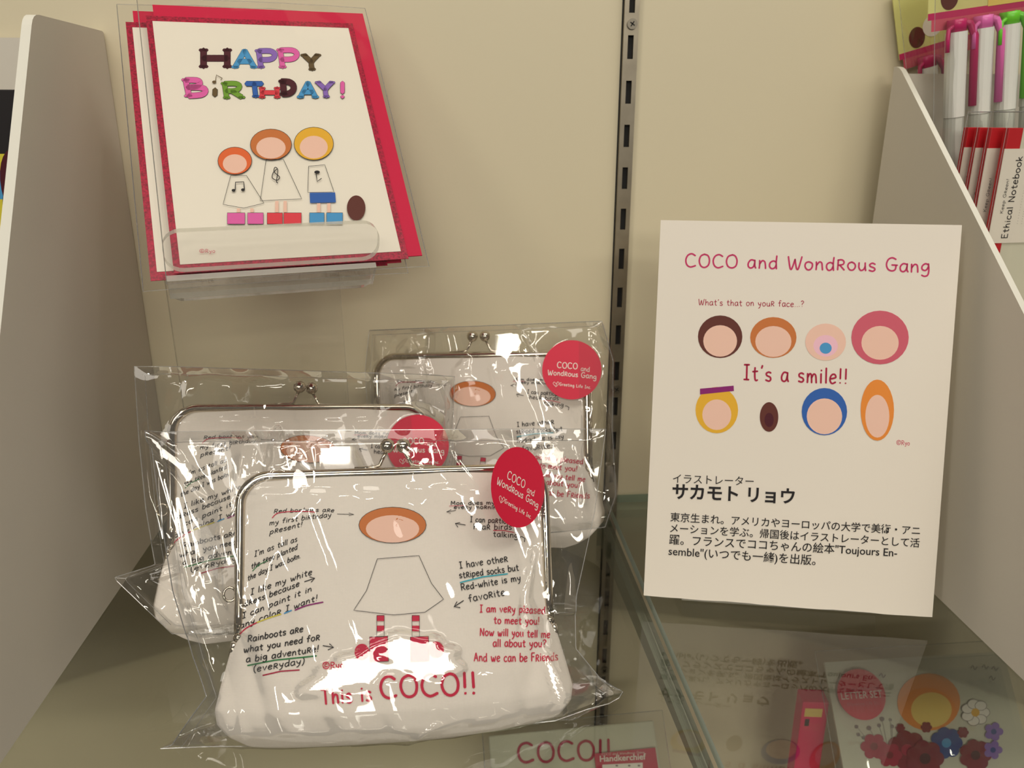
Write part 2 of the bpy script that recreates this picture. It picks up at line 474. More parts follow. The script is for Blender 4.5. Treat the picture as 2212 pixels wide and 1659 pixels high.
_fonts = {}
def font_mesh(t, bold=0.0):
    cu = bpy.data.curves.new('t', 'FONT'); cu.body = t; cu.size = 1; cu.offset = bold; cu.resolution_u = 3
    o = bpy.data.objects.new('t', cu); COL.objects.link(o)
    dg = bpy.context.evaluated_depsgraph_get(); dg.update()
    me = bpy.data.meshes.new_from_object(o.evaluated_get(dg))
    v = [tuple(a.co) for a in me.vertices]; f = [tuple(p.vertices) for p in me.polygons]
    bpy.data.objects.remove(o); bpy.data.meshes.remove(me); bpy.data.curves.remove(cu)
    return v, f
def type_line(k, t, p0, p1, col, bold=0.0, hs=1.0):
    """printed type (sans) with its ink from p0 to p1 along the baseline"""
    v, f = font_mesh(t, bold)
    if not v: return
    x0 = min(a[0] for a in v); x1 = max(a[0] for a in v)
    dx, dy = p1[0] - p0[0], p1[1] - p0[1]; W = x1 - x0
    ex = (dx / W, dy / W); ey = (ex[1] * hs, -ex[0] * hs)
    k.mb.add([k.f(p0[0] + ex[0] * (a[0] - x0) + ey[0] * a[1], p0[1] + ex[1] * (a[0] - x0) + ey[1] * a[1], k.n) for a in v],
             [q for q in f], INK[col])
    k.n += 1

def C(ox, oy, s):
    """coordinates read from an enlarged crop -> photograph layout coordinates"""
    return lambda x, y: (ox + x / s, oy + y / s)

# ================================================================== SETTING
w = MB(); w.box((-1.1, 0.0, -0.30), (1.2, 0.02, 0.95), M_WALL)
tag(w.build('wall_back'), kind='structure')
w = MB(); w.box((-1.1, -0.42, -0.29), (1.2, -0.0005, -0.2665), M_BASE)
tag(w.build('floor_lower_shelf'), 'plain brown board at the bottom of the display under the glass shelves', kind='structure')
bpy.data.objects['floor_lower_shelf'].name = 'floor'

# slotted channel let into the wall between the two glass shelves
ch = thing('slotted_shelf_channel', 'vertical slotted steel shelf channel on the cream wall between pouches and poster', 'shelf channel', Matrix.Translation((0.1122, 0, -0.26)))
m = MB()
hw = 0.0043; sw = 0.0017; zs = [0.2925 + 0.26 - 0.025 * k for k in range(-6, 22)]
m.box((-hw, -0.0045, 0), (-sw, -0.0002, 0.72), M_CHANNEL)
m.box((sw, -0.0045, 0), (hw, -0.0002, 0.72), M_CHANNEL)
zz = sorted(zs)
prev = 0.0
for z in zz:
    if z - .0065 > prev: m.box((-sw, -0.0045, prev), (sw, -0.003, z - 0.0065), M_CHANNEL)
    prev = z + 0.0065
m.box((-sw, -0.0045, prev), (sw, -0.003, 0.72), M_CHANNEL)
m.build('face_plate', ch)
m = MB(); m.box((-hw - 0.0006, -0.0012, 0), (hw + 0.0006, -0.0001, 0.72), M_BLACK)
m.build('dark_groove', ch)
for z in (0.3050 + 0.26, 0.0800 + 0.26, -0.145 + 0.26):
    m = MB()
    m.tube([(0, -0.0046, 0), (0, -0.0056, 0), (0, -0.0060, 0)], 0.0030, M_SCREW, 20)
    m.box((-0.0016, -0.00625, -0.0003), (0.0016, -0.0059, 0.0003), M_BLACK)
    m.box((-0.0003, -0.00625, -0.0016), (0.0003, -0.0059, 0.0016), M_BLACK)
    s_ = m.build('screw', ch); s_.matrix_local = Matrix.Translation((0.0003, 0, z)) @ Matrix.Rotation(0.6, 4, 'Y')

def glass_shelf(x0, x1, label):
    t = thing('glass_shelf', label, 'shelf', Matrix.Translation(((x0 + x1) / 2, -0.001, 0)), 'clear glass shelves')
    h = (x1 - x0) / 2
    m = MB()
    v = [(-h, -0.34, -0.006), (h, -0.34, -0.006), (h, -0.001, -0.006), (-h, -0.001, -0.006),
         (-h, -0.34, 0), (h, -0.34, 0), (h, -0.001, 0), (-h, -0.001, 0)]
    m.add(v, [(4, 5, 6, 7)], M_GLASS)
    m.add(v, [(0, 3, 2, 1)], clear('glass_underside', (0.94, 0.955, 0.93, 1), 1.2, 0, boost=0.6))
    m.build('pane', t)
    m = MB(); m.add(v, [(0, 1, 5, 4), (1, 2, 6, 5), (2, 3, 7, 6)], M_GLASS_EDGE); m.add(v, [(3, 0, 4, 7)], M_GROUND)
    m.build('polished_edge', t)
glass_shelf(-0.40, 0.1045, 'clear glass shelf under the pouches, left of the slotted channel')
glass_shelf(0.1087, 0.60, 'clear glass shelf under the poster, right of the slotted channel')
br = thing('shelf_bracket', 'grey metal bracket arm under the joint of the two glass shelves', 'bracket', Matrix.Translation((0.1052, 0, -0.0065)))
M_BRK = mat('grey_bracket', (150, 152, 138), 0.5, 0.2)
m = MB()
m.prism([(-0.008, 0), (-0.30, 0), (-0.305, -0.006), (-0.02, -0.022), (-0.008, -0.03)], lambda a, b, h: (h, a, b), -0.0030, -0.0012, M_BRK)
m.build('arm', br)
m = MB(); m.box((-0.0048, -0.30, -0.0012), (0.0012, -0.008, -0.0001), M_BRK)
m.build('top_flange', br)

# ================================================================== white display boxes at the sides
def side_outline(pts, r):
    out = []
    n = len(pts)
    for i, (p, rr) in enumerate(zip(pts, r)):
        if rr == 0: out.append(p); continue
        a, b = pts[i - 1], pts[(i + 1) % n]
        def pt(q):
            d = hypot(q[0] - p[0], q[1] - p[1]); return (p[0] + (q[0] - p[0]) * rr / d, p[1] + (q[1] - p[1]) * rr / d)
        A, B = pt(a), pt(b)
        for k in range(5):
            t = k / 4
            out.append(((1 - t) ** 2 * A[0] + 2 * t * (1 - t) * p[0] + t * t * B[0], (1 - t) ** 2 * A[1] + 2 * t * (1 - t) * p[1] + t * t * B[1]))
    return out
def display_box(label, x, sgn, width, pts, rr, th, group):
    t = thing('display_box', label, 'display box', Matrix.Translation((x, 0, 0.0006)), group)
    o = side_outline(pts, rr)
    for k, off in enumerate((0, width - th)):
        m = MB(); m.prism(o, lambda a, b, h: (h, a, b), sgn * off, sgn * (off + th), M_BOARD, M_BOARD_EDGE)
        bevel(m.build('side_panel', t), 0.0006)
    yb = max(p[0] for p in pts); yf = min(p[0] for p in pts); zt = max(p[1] for p in pts)
    m = MB(); lo, hi = sorted((sgn * (th + .0002), sgn * (width - th - .0002)))
    m.box((lo, yf + 0.002, 0), (hi, yb - 0.002, 0.003), M_BOARD); m.build('base_panel', t)
    m = MB(); m.box((lo, yb - 0.004, 0.0031), (hi, yb - 0.001, zt - 0.004), M_BOARD); m.build('back_panel', t)
    m = MB(); m.box((lo, yf + 0.001, 0.0031), (hi, yf + 0.004, 0.035), M_BOARD); m.build('front_lip', t)
    return t, lo, hi
BL, lo, hi = display_box('tall white display box at the far left with a steep front edge', -0.1877, -1, 0.12,
    [(-0.001, 0), (-0.262, 0), (-0.262, 0.004), (-0.0835, 0.2985), (-0.076, 0.2985), (-0.001, 0.2985)], [0, 0, 0, .006, 0, .002], 0.0045, 'white board display boxes')
BR, lo2, hi2 = display_box('white display box with sloping side behind the poster, holding pens and notebooks', 0.2673, 1, 0.13,
    [(-0.020, 0), (-0.345, 0), (-0.345, 0.018), (-0.0255, 0.281), (-0.020, 0.281)], [0, 0, 0, .005, 0], 0.0032, 'white board display boxes')
# inner platforms that carry the goods
m = MB(); m.box((lo2 + .001, -0.062, 0.0032), (hi2 - .001, -0.026, 0.128), M_BOARD); m.build('inner_platform', BR)
m = MB(); m.box((lo2 + .001, -0.150, 0.0032), (hi2 - .001, -0.0622, 0.0985), M_BOARD); m.build('inner_platform', BR)

# picture book in the left box
bk = thing('picture_book', 'dark picture book with blue and yellow blocks, inside the far left display box', 'book', Matrix.Translation((-0.245, -0.075, 0.004)))
m = MB(); m.box((-0.042, 0, 0), (0.042, 0.010, 0.262), INK['black']); bevel(m.build('cover', bk), 0.0006)
k = Ink(lambda x, y, L: (x, -0.0002 - L * 0.00001, y))
for i in range(2):
    for j in range(6):
        c = ['yellow', 'sky'][(i + j) % 2]
        x0 = 0.008 + i * 0.017; z0 = 0.10 + j * 0.022
        k.poly([(x0, z0), (x0 + .017, z0), (x0 + .017, z0 + .022), (x0, z0 + .022)], c, 0)
k.n = 2; k.oval(0.034, 0.215, 0.010, 0.020, 'maroon'); k.oval(0.030, 0.205, 0.007, 0.012, 'black')
k.poly([(0.03, 0.10), (0.042, 0.10), (0.042, 0.118), (0.03, 0.118)], 'pinkred')
k.build('cover_print', bk)
m = MB(); m.box((-0.0558 + .0, -0.085, 0.0037), (0.055, -0.02, 0.0038), M_BOARD)

# ================================================================== BIRTHDAY CARDS in an acrylic holder
KC = 0.92
_oc = CAM + (Vector((-0.126, -0.1254, 0.1839)) - CAM) * KC
MC = deg(_oc, 16.42, 42.66, 0.15) @ Matrix.Scale(KC, 4)
cw, chh = 0.112, 0.165
def roundrect(x0, z0, x1, z1, r, n=6):
    p = []
    for cx, cz, a0 in ((x1 - r, z1 - r, 0), (x0 + r, z1 - r, 90), (x0 + r, z0 + r, 180), (x1 - r, z0 + r, 270)):
        for k in range(n + 1):
            a = radians(a0 + 90 * k / n); p.append((cx + r * cos(a), cz + r * sin(a)))
    return p
def film_panel(fn, nx, nz, seed, amp, mat_, name, parent, edge=True):
    """flat-ish crinkled film, fn(s,t) -> (x,z,y0)"""
    R = random.Random(seed)
    cr = creases(R, 22)
    m = MB(); v = []
    for j in range(nz + 1):
        for i in range(nx + 1):
            s, t = i / nx, j / nz
            x, z, y0 = fn(s, t)
            v.append((x, y0 - abs(crumple(cr, s, t)) * amp, z))
    f = [(j * (nx + 1) + i, j * (nx + 1) + i + 1, (j + 1) * (nx + 1) + i + 1, (j + 1) * (nx + 1) + i) for j in range(nz) for i in range(nx)]
    m.add(v, f, mat_)
    o = m.build(name, parent, smooth=True)
    if edge:
        n1 = nx + 1
        loop = [v[i] for i in range(n1)] + [v[j * n1 + nx] for j in range(1, nz + 1)] + [v[nz * n1 + i] for i in range(nx - 1, -1, -1)] + [v[j * n1] for j in range(nz - 1, 0, -1)]
        e = MB(); e.tube(loop[::2], 0.00022, M_FILM_EDGE, 4, closed=True); e.build('film_seam', o)
    return o
def creases(R, n, big=.6):
    out = []
    for _ in range(n):
        a = R.choice([R.uniform(0, pi), R.gauss(pi * .45, .35), R.gauss(pi * .62, .3)])
        out.append((R.random(), R.random(), cos(a), sin(a), R.uniform(.012, .06) * (.5 + big), R.uniform(.08, .36) * (.5 + big), R.choice([-1, 1]) * R.uniform(.4, 1.7) * (.5 + .6 * big)))
    return out
def crumple(cr, s, t):
    h = 0
    for (px, pz, c, si, lam, L, A) in cr:
        dx, dz = s - px, t - pz
        al = dx * c + dz * si; di = -dx * si + dz * c
        if abs(di) < lam * 5 and abs(al) < L * 2.2:
            h += A * exp(-abs(di) / lam) * exp(-(al / L) ** 2)
    return h

def birthday_card(dx, dz, dy, label, printed, seed):
    M = MC @ Matrix.Translation((dx, dy, dz))
    t = thing('birthday_card', label, 'greeting card', M, 'birthday cards in the acrylic holder')
    m = MB(); m.box((0, -0.0004, 0), (cw, 0.0, chh), INK['glitter']); m.build('glitter_border', t)
    m = MB(); m.box((0.0031, -0.0007, 0.0045), (cw - 0.0032, -0.00045, chh - 0.0042), M_CARD); fc = m.build('card_face', t)
    m = MB(); m.box((0.004, 0.0005, 0.002), (cw + 0.0078, 0.0012, chh + 0.0095), ink('envelope', (206, 14, 66))); m.build('envelope', t)
    film_panel(lambda s, q: (-0.0035 + s * (cw + 0.013), -0.006 + q * (chh + 0.018), -0.0011 - 0.0010 * sin(pi * s)), 50, 60, seed, 0.0005, M_FLATFILM, 'clear_sleeve', t)
    return t, M, fc
card2, M2, _ = birthday_card(-0.0105, -0.0005, 0.0042, 'birthday card behind the front one, only its left glitter border showing', False, 3)
card1, M1, face1 = birthday_card(0, 0, 0, 'front birthday card with HAPPY BIRTHDAY in coloured letters and crimson glitter border', True, 5)
k = Ink(surface_map(M1, lambda x, z: 0.0008, 0.0))
c = C(240, 0, 2.514)
def block(chars):
    for ch_, x0, y0, x1, y1, th, col in chars:
        lines = {'H': [[(0, 0), (0, 1)], [(1, 0), (1, 1)], [(0, .5), (1, .5)]], 'A': [[(.0, 1), (.5, 0)], [(.5, 0), (1, 1)], [(.2, .66), (.8, .66)]],
                 'P': [[(.12, 0), (.25, 1)], [(.15, .02), (.75, .02), (1, .2), (.95, .42), (.7, .55), (.2, .56)]],
                 'Y': [[(0, 0), (.55, .5)], [(1, 0), (.55, .5), (.6, 1)]], 'B': [[(.1, 0), (.25, 1)], [(.1, .02), (.6, .03), (.75, .2), (.6, .42), (.2, .47)], [(.2, .47), (.85, .5), (1, .72), (.8, .94), (.25, 1)]],
                 'R': [[(.1, 0), (.22, 1)], [(.1, .02), (.7, .02), (.9, .22), (.7, .5), (.2, .54)], [(.5, .56), (1, .96)]],
                 'T': [[(0, .03), (1, .03)], [(.5, 0), (.6, 1)]], 'D': [[(.12, 0), (.22, 1)], [(.0, .03), (.6, .06), (.95, .3), (.95, .7), (.6, .96), (.1, .99)]],
                 'i': [[(.5, 0), (.4, 1)]], '!': [[(.5, 0), (.5, .66)], [(.5, .93), (.5, .97)]]}[ch_]
        ser = {'H': [(0, 0), (1, 0), (0, 1), (1, 1)], 'A': [(0, 1), (1, 1)], 'P': [(.12, 0), (.25, 1)], 'Y': [(0, 0), (1, 0), (.6, 1)], 'B': [(.1, 0), (.22, 1)],
               'R': [(.1, 0), (.22, 1), (1, .98)], 'T': [(.6, 1)], 'D': [(.12, 0), (.2, 1)], 'i': [], '!': []}[ch_]
        P = lambda q: c(x0 + th / 2 + (x1 - x0 - th) * q[0], y0 + th / 2 + (y1 - y0 - th) * q[1])
        for extra, cc in ((3.4, 'black'), (0, col)):
            for l in lines: k.stroke([P(q) for q in catmull(l, 3)], (th + extra) / 2.514, cc, layer=k.n)
            for q in ser:
                a = P(q); k.stroke([(a[0] - th * .24, a[1]), (a[0] + th * .24, a[1])], (th * .42 + extra) / 2.514, cc, layer=k.n)
            k.n += 3
block([('H', 485, 255, 648, 378, 34, 'maroon'), ('A', 660, 262, 790, 378, 28, 'sky'), ('P', 775, 262, 902, 378, 28, 'violet'),
       ('P', 892, 258, 1022, 378, 28, 'pink'), ('Y', 1035, 288, 1134, 390, 26, 'olive'),
       ('B', 378, 420, 528, 537, 30, 'pink'), ('i', 545, 475, 585, 532, 26, 'olive'), ('R', 592, 442, 722, 545, 26, 'lime'),
       ('T', 722, 442, 832, 538, 26, 'blue'), ('H', 808, 470, 914, 542, 24, 'coral'), ('D', 908, 428, 1008, 530, 32, 'maroon'),
       ('A', 1015, 440, 1122, 543, 26, 'sky'), ('Y', 1112, 440, 1210, 540, 24, 'violet'), ('!', 1240, 442, 1272, 545, 22, 'pink')])
k.oval(*c(560, 450), 4.5, 3, 'olive'); k.stroke([c(567, 448), c(572, 412), c(604, 430), c(596, 440)], 1.6, 'olive'); k.n += 1
# plain colour shapes standing in for the printed picture
def outline(k, pts, w, col='black'):
    k.stroke(pts + [pts[0]], w, col); k.n += 1
def pastel(k, cx, cy, rx, ry, c1, c2, inner=.62):
    k.oval(cx, cy, rx + 1, ry + 1, 'black'); k.oval(cx, cy, rx, ry, c1); k.oval(cx, cy + ry * .22, rx * (inner + .10), ry * (inner + .08), c2)
for (x, y, rx, ry, c1) in ((672, 878, 36, 29, 'orange'), (868, 790, 44, 33, 'ginger'), (1100, 785, 42, 35, 'gold')):
    pastel(k, *c(x, y), rx, ry, c1, 'skin')
for pts in ([(650, 958), (735, 958), (830, 1108), (720, 1135), (608, 1115)], [(842, 870), (935, 870), (1035, 1085), (810, 1095)], [(1072, 908), (1160, 900), (1210, 1048), (1068, 1050)]):
    outline(k, [c(*p) for p in pts], .9)
k.fill([c(1078, 1052), c(1216, 1050), c(1220, 1104), c(1080, 1107)], 'blue')
for x0, x1, col in ((632, 726, 'pink'), (742, 826, 'pink'), (848, 930, 'coral'), (938, 1032, 'coral'), (1078, 1156, 'sky'), (1170, 1256, 'sky')):
    k.fill([c(x0 - 1.5, 1160), c(x1 + 1.5, 1160), c(x1 + 1.5, 1223), c(x0 - 1.5, 1223)], 'black')
    k.fill([c(x0, 1162), c(x1, 1162), c(x1, 1221), c(x0, 1221)], col)
for x in (692, 765, 900, 945, 1127, 1182):
    k.fill([c(x - 9, 1110 if x > 1050 else 1137 if x < 800 else 1097), c(x + 9, 1110 if x > 1050 else 1137 if x < 800 else 1097), c(x + 9, 1159), c(x - 9, 1159)], 'skin')
k.oval(*c(1330, 1135), 20, 27, 'brown')
k.oval(*c(665, 1040), 4, 3, 'black'); k.oval(*c(716, 1037), 4, 3, 'black')
k.stroke([c(674, 1038), c(676, 996), c(720, 994), c(724, 1034)], 2, 'black'); k.n += 1
k.stroke([c(*p) for p in catmull([(905, 1000), (898, 990), (905, 930), (890, 915), (885, 940), (915, 968), (900, 985), (875, 972), (880, 945), (900, 925)], 4)], 1.6, 'black'); k.n += 1
k.oval(*c(1118, 941), 6, 3.4, 'black'); k.stroke([c(1112, 942), c(1118, 992), c(1142, 975)], 1.6, 'black'); k.n += 1
k.text('@Ryo', c(480, 1378), c(565, 1378), 4.5, 1, 'rose')
k.build('printing', face1)

# acrylic holder (same tilt as the cards)
hol = thing('acrylic_card_holder', 'clear acrylic easel with rounded front lip holding the birthday cards', 'card holder', MC)
m = MB()
def acr(name, pts, fn, h0, h1):
    m = MB(); m.prism(pts, fn, h0, h1, M_ACRYL, M_ACRYL_EDGE); return m.build(name, hol)
LT = radians(60)
acr('front_lip', roundrect(-0.003, 0.0, 0.0945, 0.0195, 0.008), lambda a, b, h: (a, -0.0095 - b * sin(LT) + h * cos(LT), -0.0055 + b * cos(LT) + h * sin(LT)), 0, 0.0040)
acr('ledge', [(-0.003, -0.0093), (0.0925, -0.0093), (0.0925, 0.0060), (-0.003, 0.0060)], lambda a, b, h: (a, b, h), -0.0098, -0.0068)
acr('back_plate', roundrect(-0.003, -0.0098, 0.0925, 0.090, 0.006), lambda a, b, h: (a, h, b), 0.0062, 0.0086)
# rear leg: upright sheet standing on the glass
Lw = MC.inverted()
def leg_fn(a, b, h):
    return Lw @ Vector((a, -0.060 + h + 0.10 * (a + 0.11), b))
acr('rear_leg', [(-0.150, 0.0028), (-0.058, 0.0028), (-0.060, 0.205), (-0.152, 0.205)], leg_fn, 0, 0.0022)
acr('foot', [(-0.150, 0.0), (-0.058, 0.0), (-0.058, 0.0405), (-0.150, 0.0405)], lambda a, b, h: Lw @ Vector((a, -0.057 + b + .1 * (a + .11), h)), 0.0008, 0.0026)

# ================================================================== POSTER
MP = deg((0.1022, -0.1399, 0.0082), -11.83, 13.69, -0.11)
pw, ph = 0.148, 0.2
po = thing('poster', 'white upright poster sheet about an illustrator, leaning on the right glass shelf', 'poster', MP)
R = random.Random(4)
pts = [(0, ph), (0, 0)] + [(pw * i / 24, -0.0018 * (i / 24) * 0.6 + R.uniform(-.00025, .00025)) for i in range(1, 24)] + [(pw, -0.0008), (pw, ph)]
m = MB(); m.prism(pts, lambda a, b, h: (a, h, b), 0, 0.0005, M_PAPER, M_PAPER)
sheet = m.build('sheet', po)
k = Ink(surface_map(MP, lambda x, z: 0.0, 0.00012), 7)
c = C(1380, 460, 3.03)
k.text('COCO and Wond%ous Gang', c(302, 352), c(1902, 388), 17.5, 3.6, 'pinkred', gap=1.25, up=(0.04, -1))
k.text("What's that on you% face...?", c(390, 602), c(1080, 615), 8, 1.5, 'crimson', gap=1.2, up=(0.02, -1))
k.text("It's a smile!!", c(685, 1092), c(1362, 1118), 20, 3.9, 'crimson', gap=1.6, up=(0.03, -1))
k.text('@Ryo', c(1685, 1516), c(1772, 1520), 6, 1.2, 'rose')
shapes = [((532, 810), 48, 46, 'brown', 'skin', .66), ((880, 815), 50, 44, 'ginger', 'skin', .68), ((1222, 845), 44, 40, 'skin', 'palepink', .5),
          ((1578, 815), 62, 58, 'rose', 'skin', .55), ((510, 1290), 46, 50, 'gold', 'skin', .58), ((852, 1335), 20, 32, 'brown', 'maroon', .4),
          ((1214, 1300), 49, 51, 'blue', 'skin', .68), ((1560, 1290), 36, 66, 'tan', 'skin', .62)]
for (p, rx, ry, c1, c2, inn) in shapes:
    k.oval(*c(*p), rx, ry, c1, wob=0.0); k.oval(c(*p)[0], c(*p)[1] + ry * .2, rx * (inn + .1), ry * (inn + .08), c2)
k.oval(*c(1222, 885), 13, 12, 'sky')
k.fill([c(400, 1150), c(620, 1130), c(622, 1165), c(400, 1188)], 'purple')
c = C(1380, 1000, 3.03)
type_line(k, 'イラストレーター', c(222, 126), c(750, 146), 'black', 0.0)
type_line(k, 'サカモト リョウ', c(218, 226), c(1018, 260), 'black', 0.026)
type_line(k, '東京生まれ。アメリカやヨーロッパの大学で美術・アニ', c(205, 377), c(1838, 468), 'black', 0.006)
type_line(k, 'メーションを学ぶ。帰国後はイラストレーターとして活', c(203, 449), c(1835, 548), 'black', 0.006)
type_line(k, '躍。フランスでココちゃんの絵本"Toujours En-', c(198, 526), c(1688, 612), 'black', 0.006)
type_line(k, 'semble"(いつでも一緒)を出版。', c(193, 600), c(1155, 664), 'black', 0.006)
k.build('printing', sheet)
# clear support behind the sheet
m = MB()
m.prism([(0.0008, 0.001), (0.0008, 0.11), (0.0026, 0.11), (0.0026, -0.0)], lambda a, b, h: (h, a, b), 0.02, 0.128, M_ACRYL, M_ACRYL_EDGE)
m.build('support_plate', po)
Lp = MP.inverted()
m = MB()
m.prism([(-0.134, 0.0008), (-0.058, 0.0008), (-0.058, 0.0026), (-0.120, 0.0026), (-0.120, 0.0082), (-0.1365, 0.0082)],
        lambda a, b, h: Lp @ (Vector((h, a - 0.2096 * (h - 0.12), b))), 0.125, 0.225, M_ACRYL, M_ACRYL_EDGE)
m.build('support_foot', po)

# ================================================================== POUCHES
W_, HT = 0.0705, 0.118
def lerp_tab(tab, z):
    if z <= tab[0][0]: return tab[0][1]
    for (a, b), (c_, d) in zip(tab, tab[1:]):
        if z <= c_:
            t = (z - a) / (c_ - a); t = t * t * (3 - 2 * t) if False else t
            return b + (d - b) * t
    return tab[-1][1]
WT = [(0, .054), (.003, .062), (.008, .070), (.014, .0755), (.020, .0765), (.030, .0745), (.042, .0715), (.05, .0695), (.06, .0684), (.118, .0684)]
TT = [(0, .008), (.002, .013), (.005, .0175), (.010, .0212), (.018, .0235), (.030, .0235), (.045, .0205), (.06, .0165), (.08, .0115), (.10, .0075), (.118, .0042)]
ET = [(0, .006), (.010, .0105), (.020, .010), (.035, .006), (.05, .0036), (.06, .0026), (.118, .0026)]
def prof(z):
    return lerp_tab(WT, z), lerp_tab(TT, z), lerp_tab(ET, z)
def S_body(x, z, folds=True):
    z = min(max(z, 0.0), HT)
    w_, T, e = prof(z)
    # round the plan corners at the top inside the frame
    q = min(1.0, abs(x) / w_)
    s = e + (T - e) * (1 - q ** 2.4)
    s += 0.0006 * sin(x * 90 + z * 40) * min(1, z / .03) * (1 - q) + 0.0004 * sin(z * 170 + x * 60) * (1 - q)
    # soft folds near the lower corners
    s -= (0.0012 if folds else 0.0) * exp(-((abs(x) - .055 - (z - .02) * .35) / .004) ** 2) * exp(-((z - .03) / .018) ** 2)
    return s

def pouch_body(M, parent):
    m = MB(); NX, NZ = 64, 60
    zz = [HT * (j / NZ) ** 1.25 for j in range(NZ + 1)]
    v = []
    for sgn in (-1, 1):
        for z in zz:
            w_, T, e = prof(z)
            for i in range(NX + 1):
                u = -cos(pi * i / NX)
                u = .35 * u + .65 * (2 * i / NX - 1)
                x = u * w_
                zc = z
                # rounded shoulders so the cloth stays inside the frame
                lim = 0.0625
                if abs(x) > lim and z > .10:
                    zc = z - (z - .10) * .0
                v.append((x, sgn * S_body(x, z), zc))
    N1 = NX + 1; B = N1 * (NZ + 1)
    f = []
    for j in range(NZ):
        for i in range(NX):
            a = j * N1 + i
            f.append((a, a + 1, a + 1 + N1, a + N1)); f.append((B + a, B + a + N1, B + a + 1 + N1, B + a + 1))
        a = j * N1; f.append((a, a + N1, B + a + N1, B + a))
        a = j * N1 + NX; f.append((a, B + a, B + a + N1, a + N1))
    for i in range(NX):
        f.append((i, B + i, B + i + 1, i + 1))
        a = NZ * N1 + i; f.append((a, a + 1, B + a + 1, B + a))
    # clip shoulders: pull the top corners in
    vv = []
    for (x, y, z) in v:
        r = 0.011; cx_ = 0.0684 - r; cz_ = HT - r
        if abs(x) > cx_ and z > cz_:
            dx, dz = abs(x) - cx_, z - cz_; d = max(dx, dz); h = hypot(dx, dz)
            if h > 0:
                kx = d / h; x = math.copysign(cx_ + dx * kx, x); z = cz_ + dz * kx
        p = M @ Vector((x, y, z))
        if p.z < 0.0007:                      # the soft bottom settles flat on the glass
            p.z = 0.0007
            q = M.inverted() @ p; x, y, z = q
        vv.append((x, y, z))
    m.add(vv, f, M_FABRIC)
    o = m.build('cloth_body', parent, smooth=True)
    return o

def film_S(x, z):
    """how far the film stands in front of the pouch plane"""
    zc = min(max(z, 0), HT + 0.012)
    if zc <= HT:
        w_, T, e = prof(zc)
    else: w_, T, e = .0684, .0042, .0026
    xi = max(-w_, min(w_, x))
    s = max(S_body(xi, zc, False), .0062 if zc > .05 else 0)
    d = max(0, abs(x) - w_); s *= exp(-(d / .022) ** 1.3)
    if z > HT + .012: s *= exp(-((z - HT - .012) / .02) ** 1.5)
    if z < 0: s *= exp(-(-z / .010))
    return s

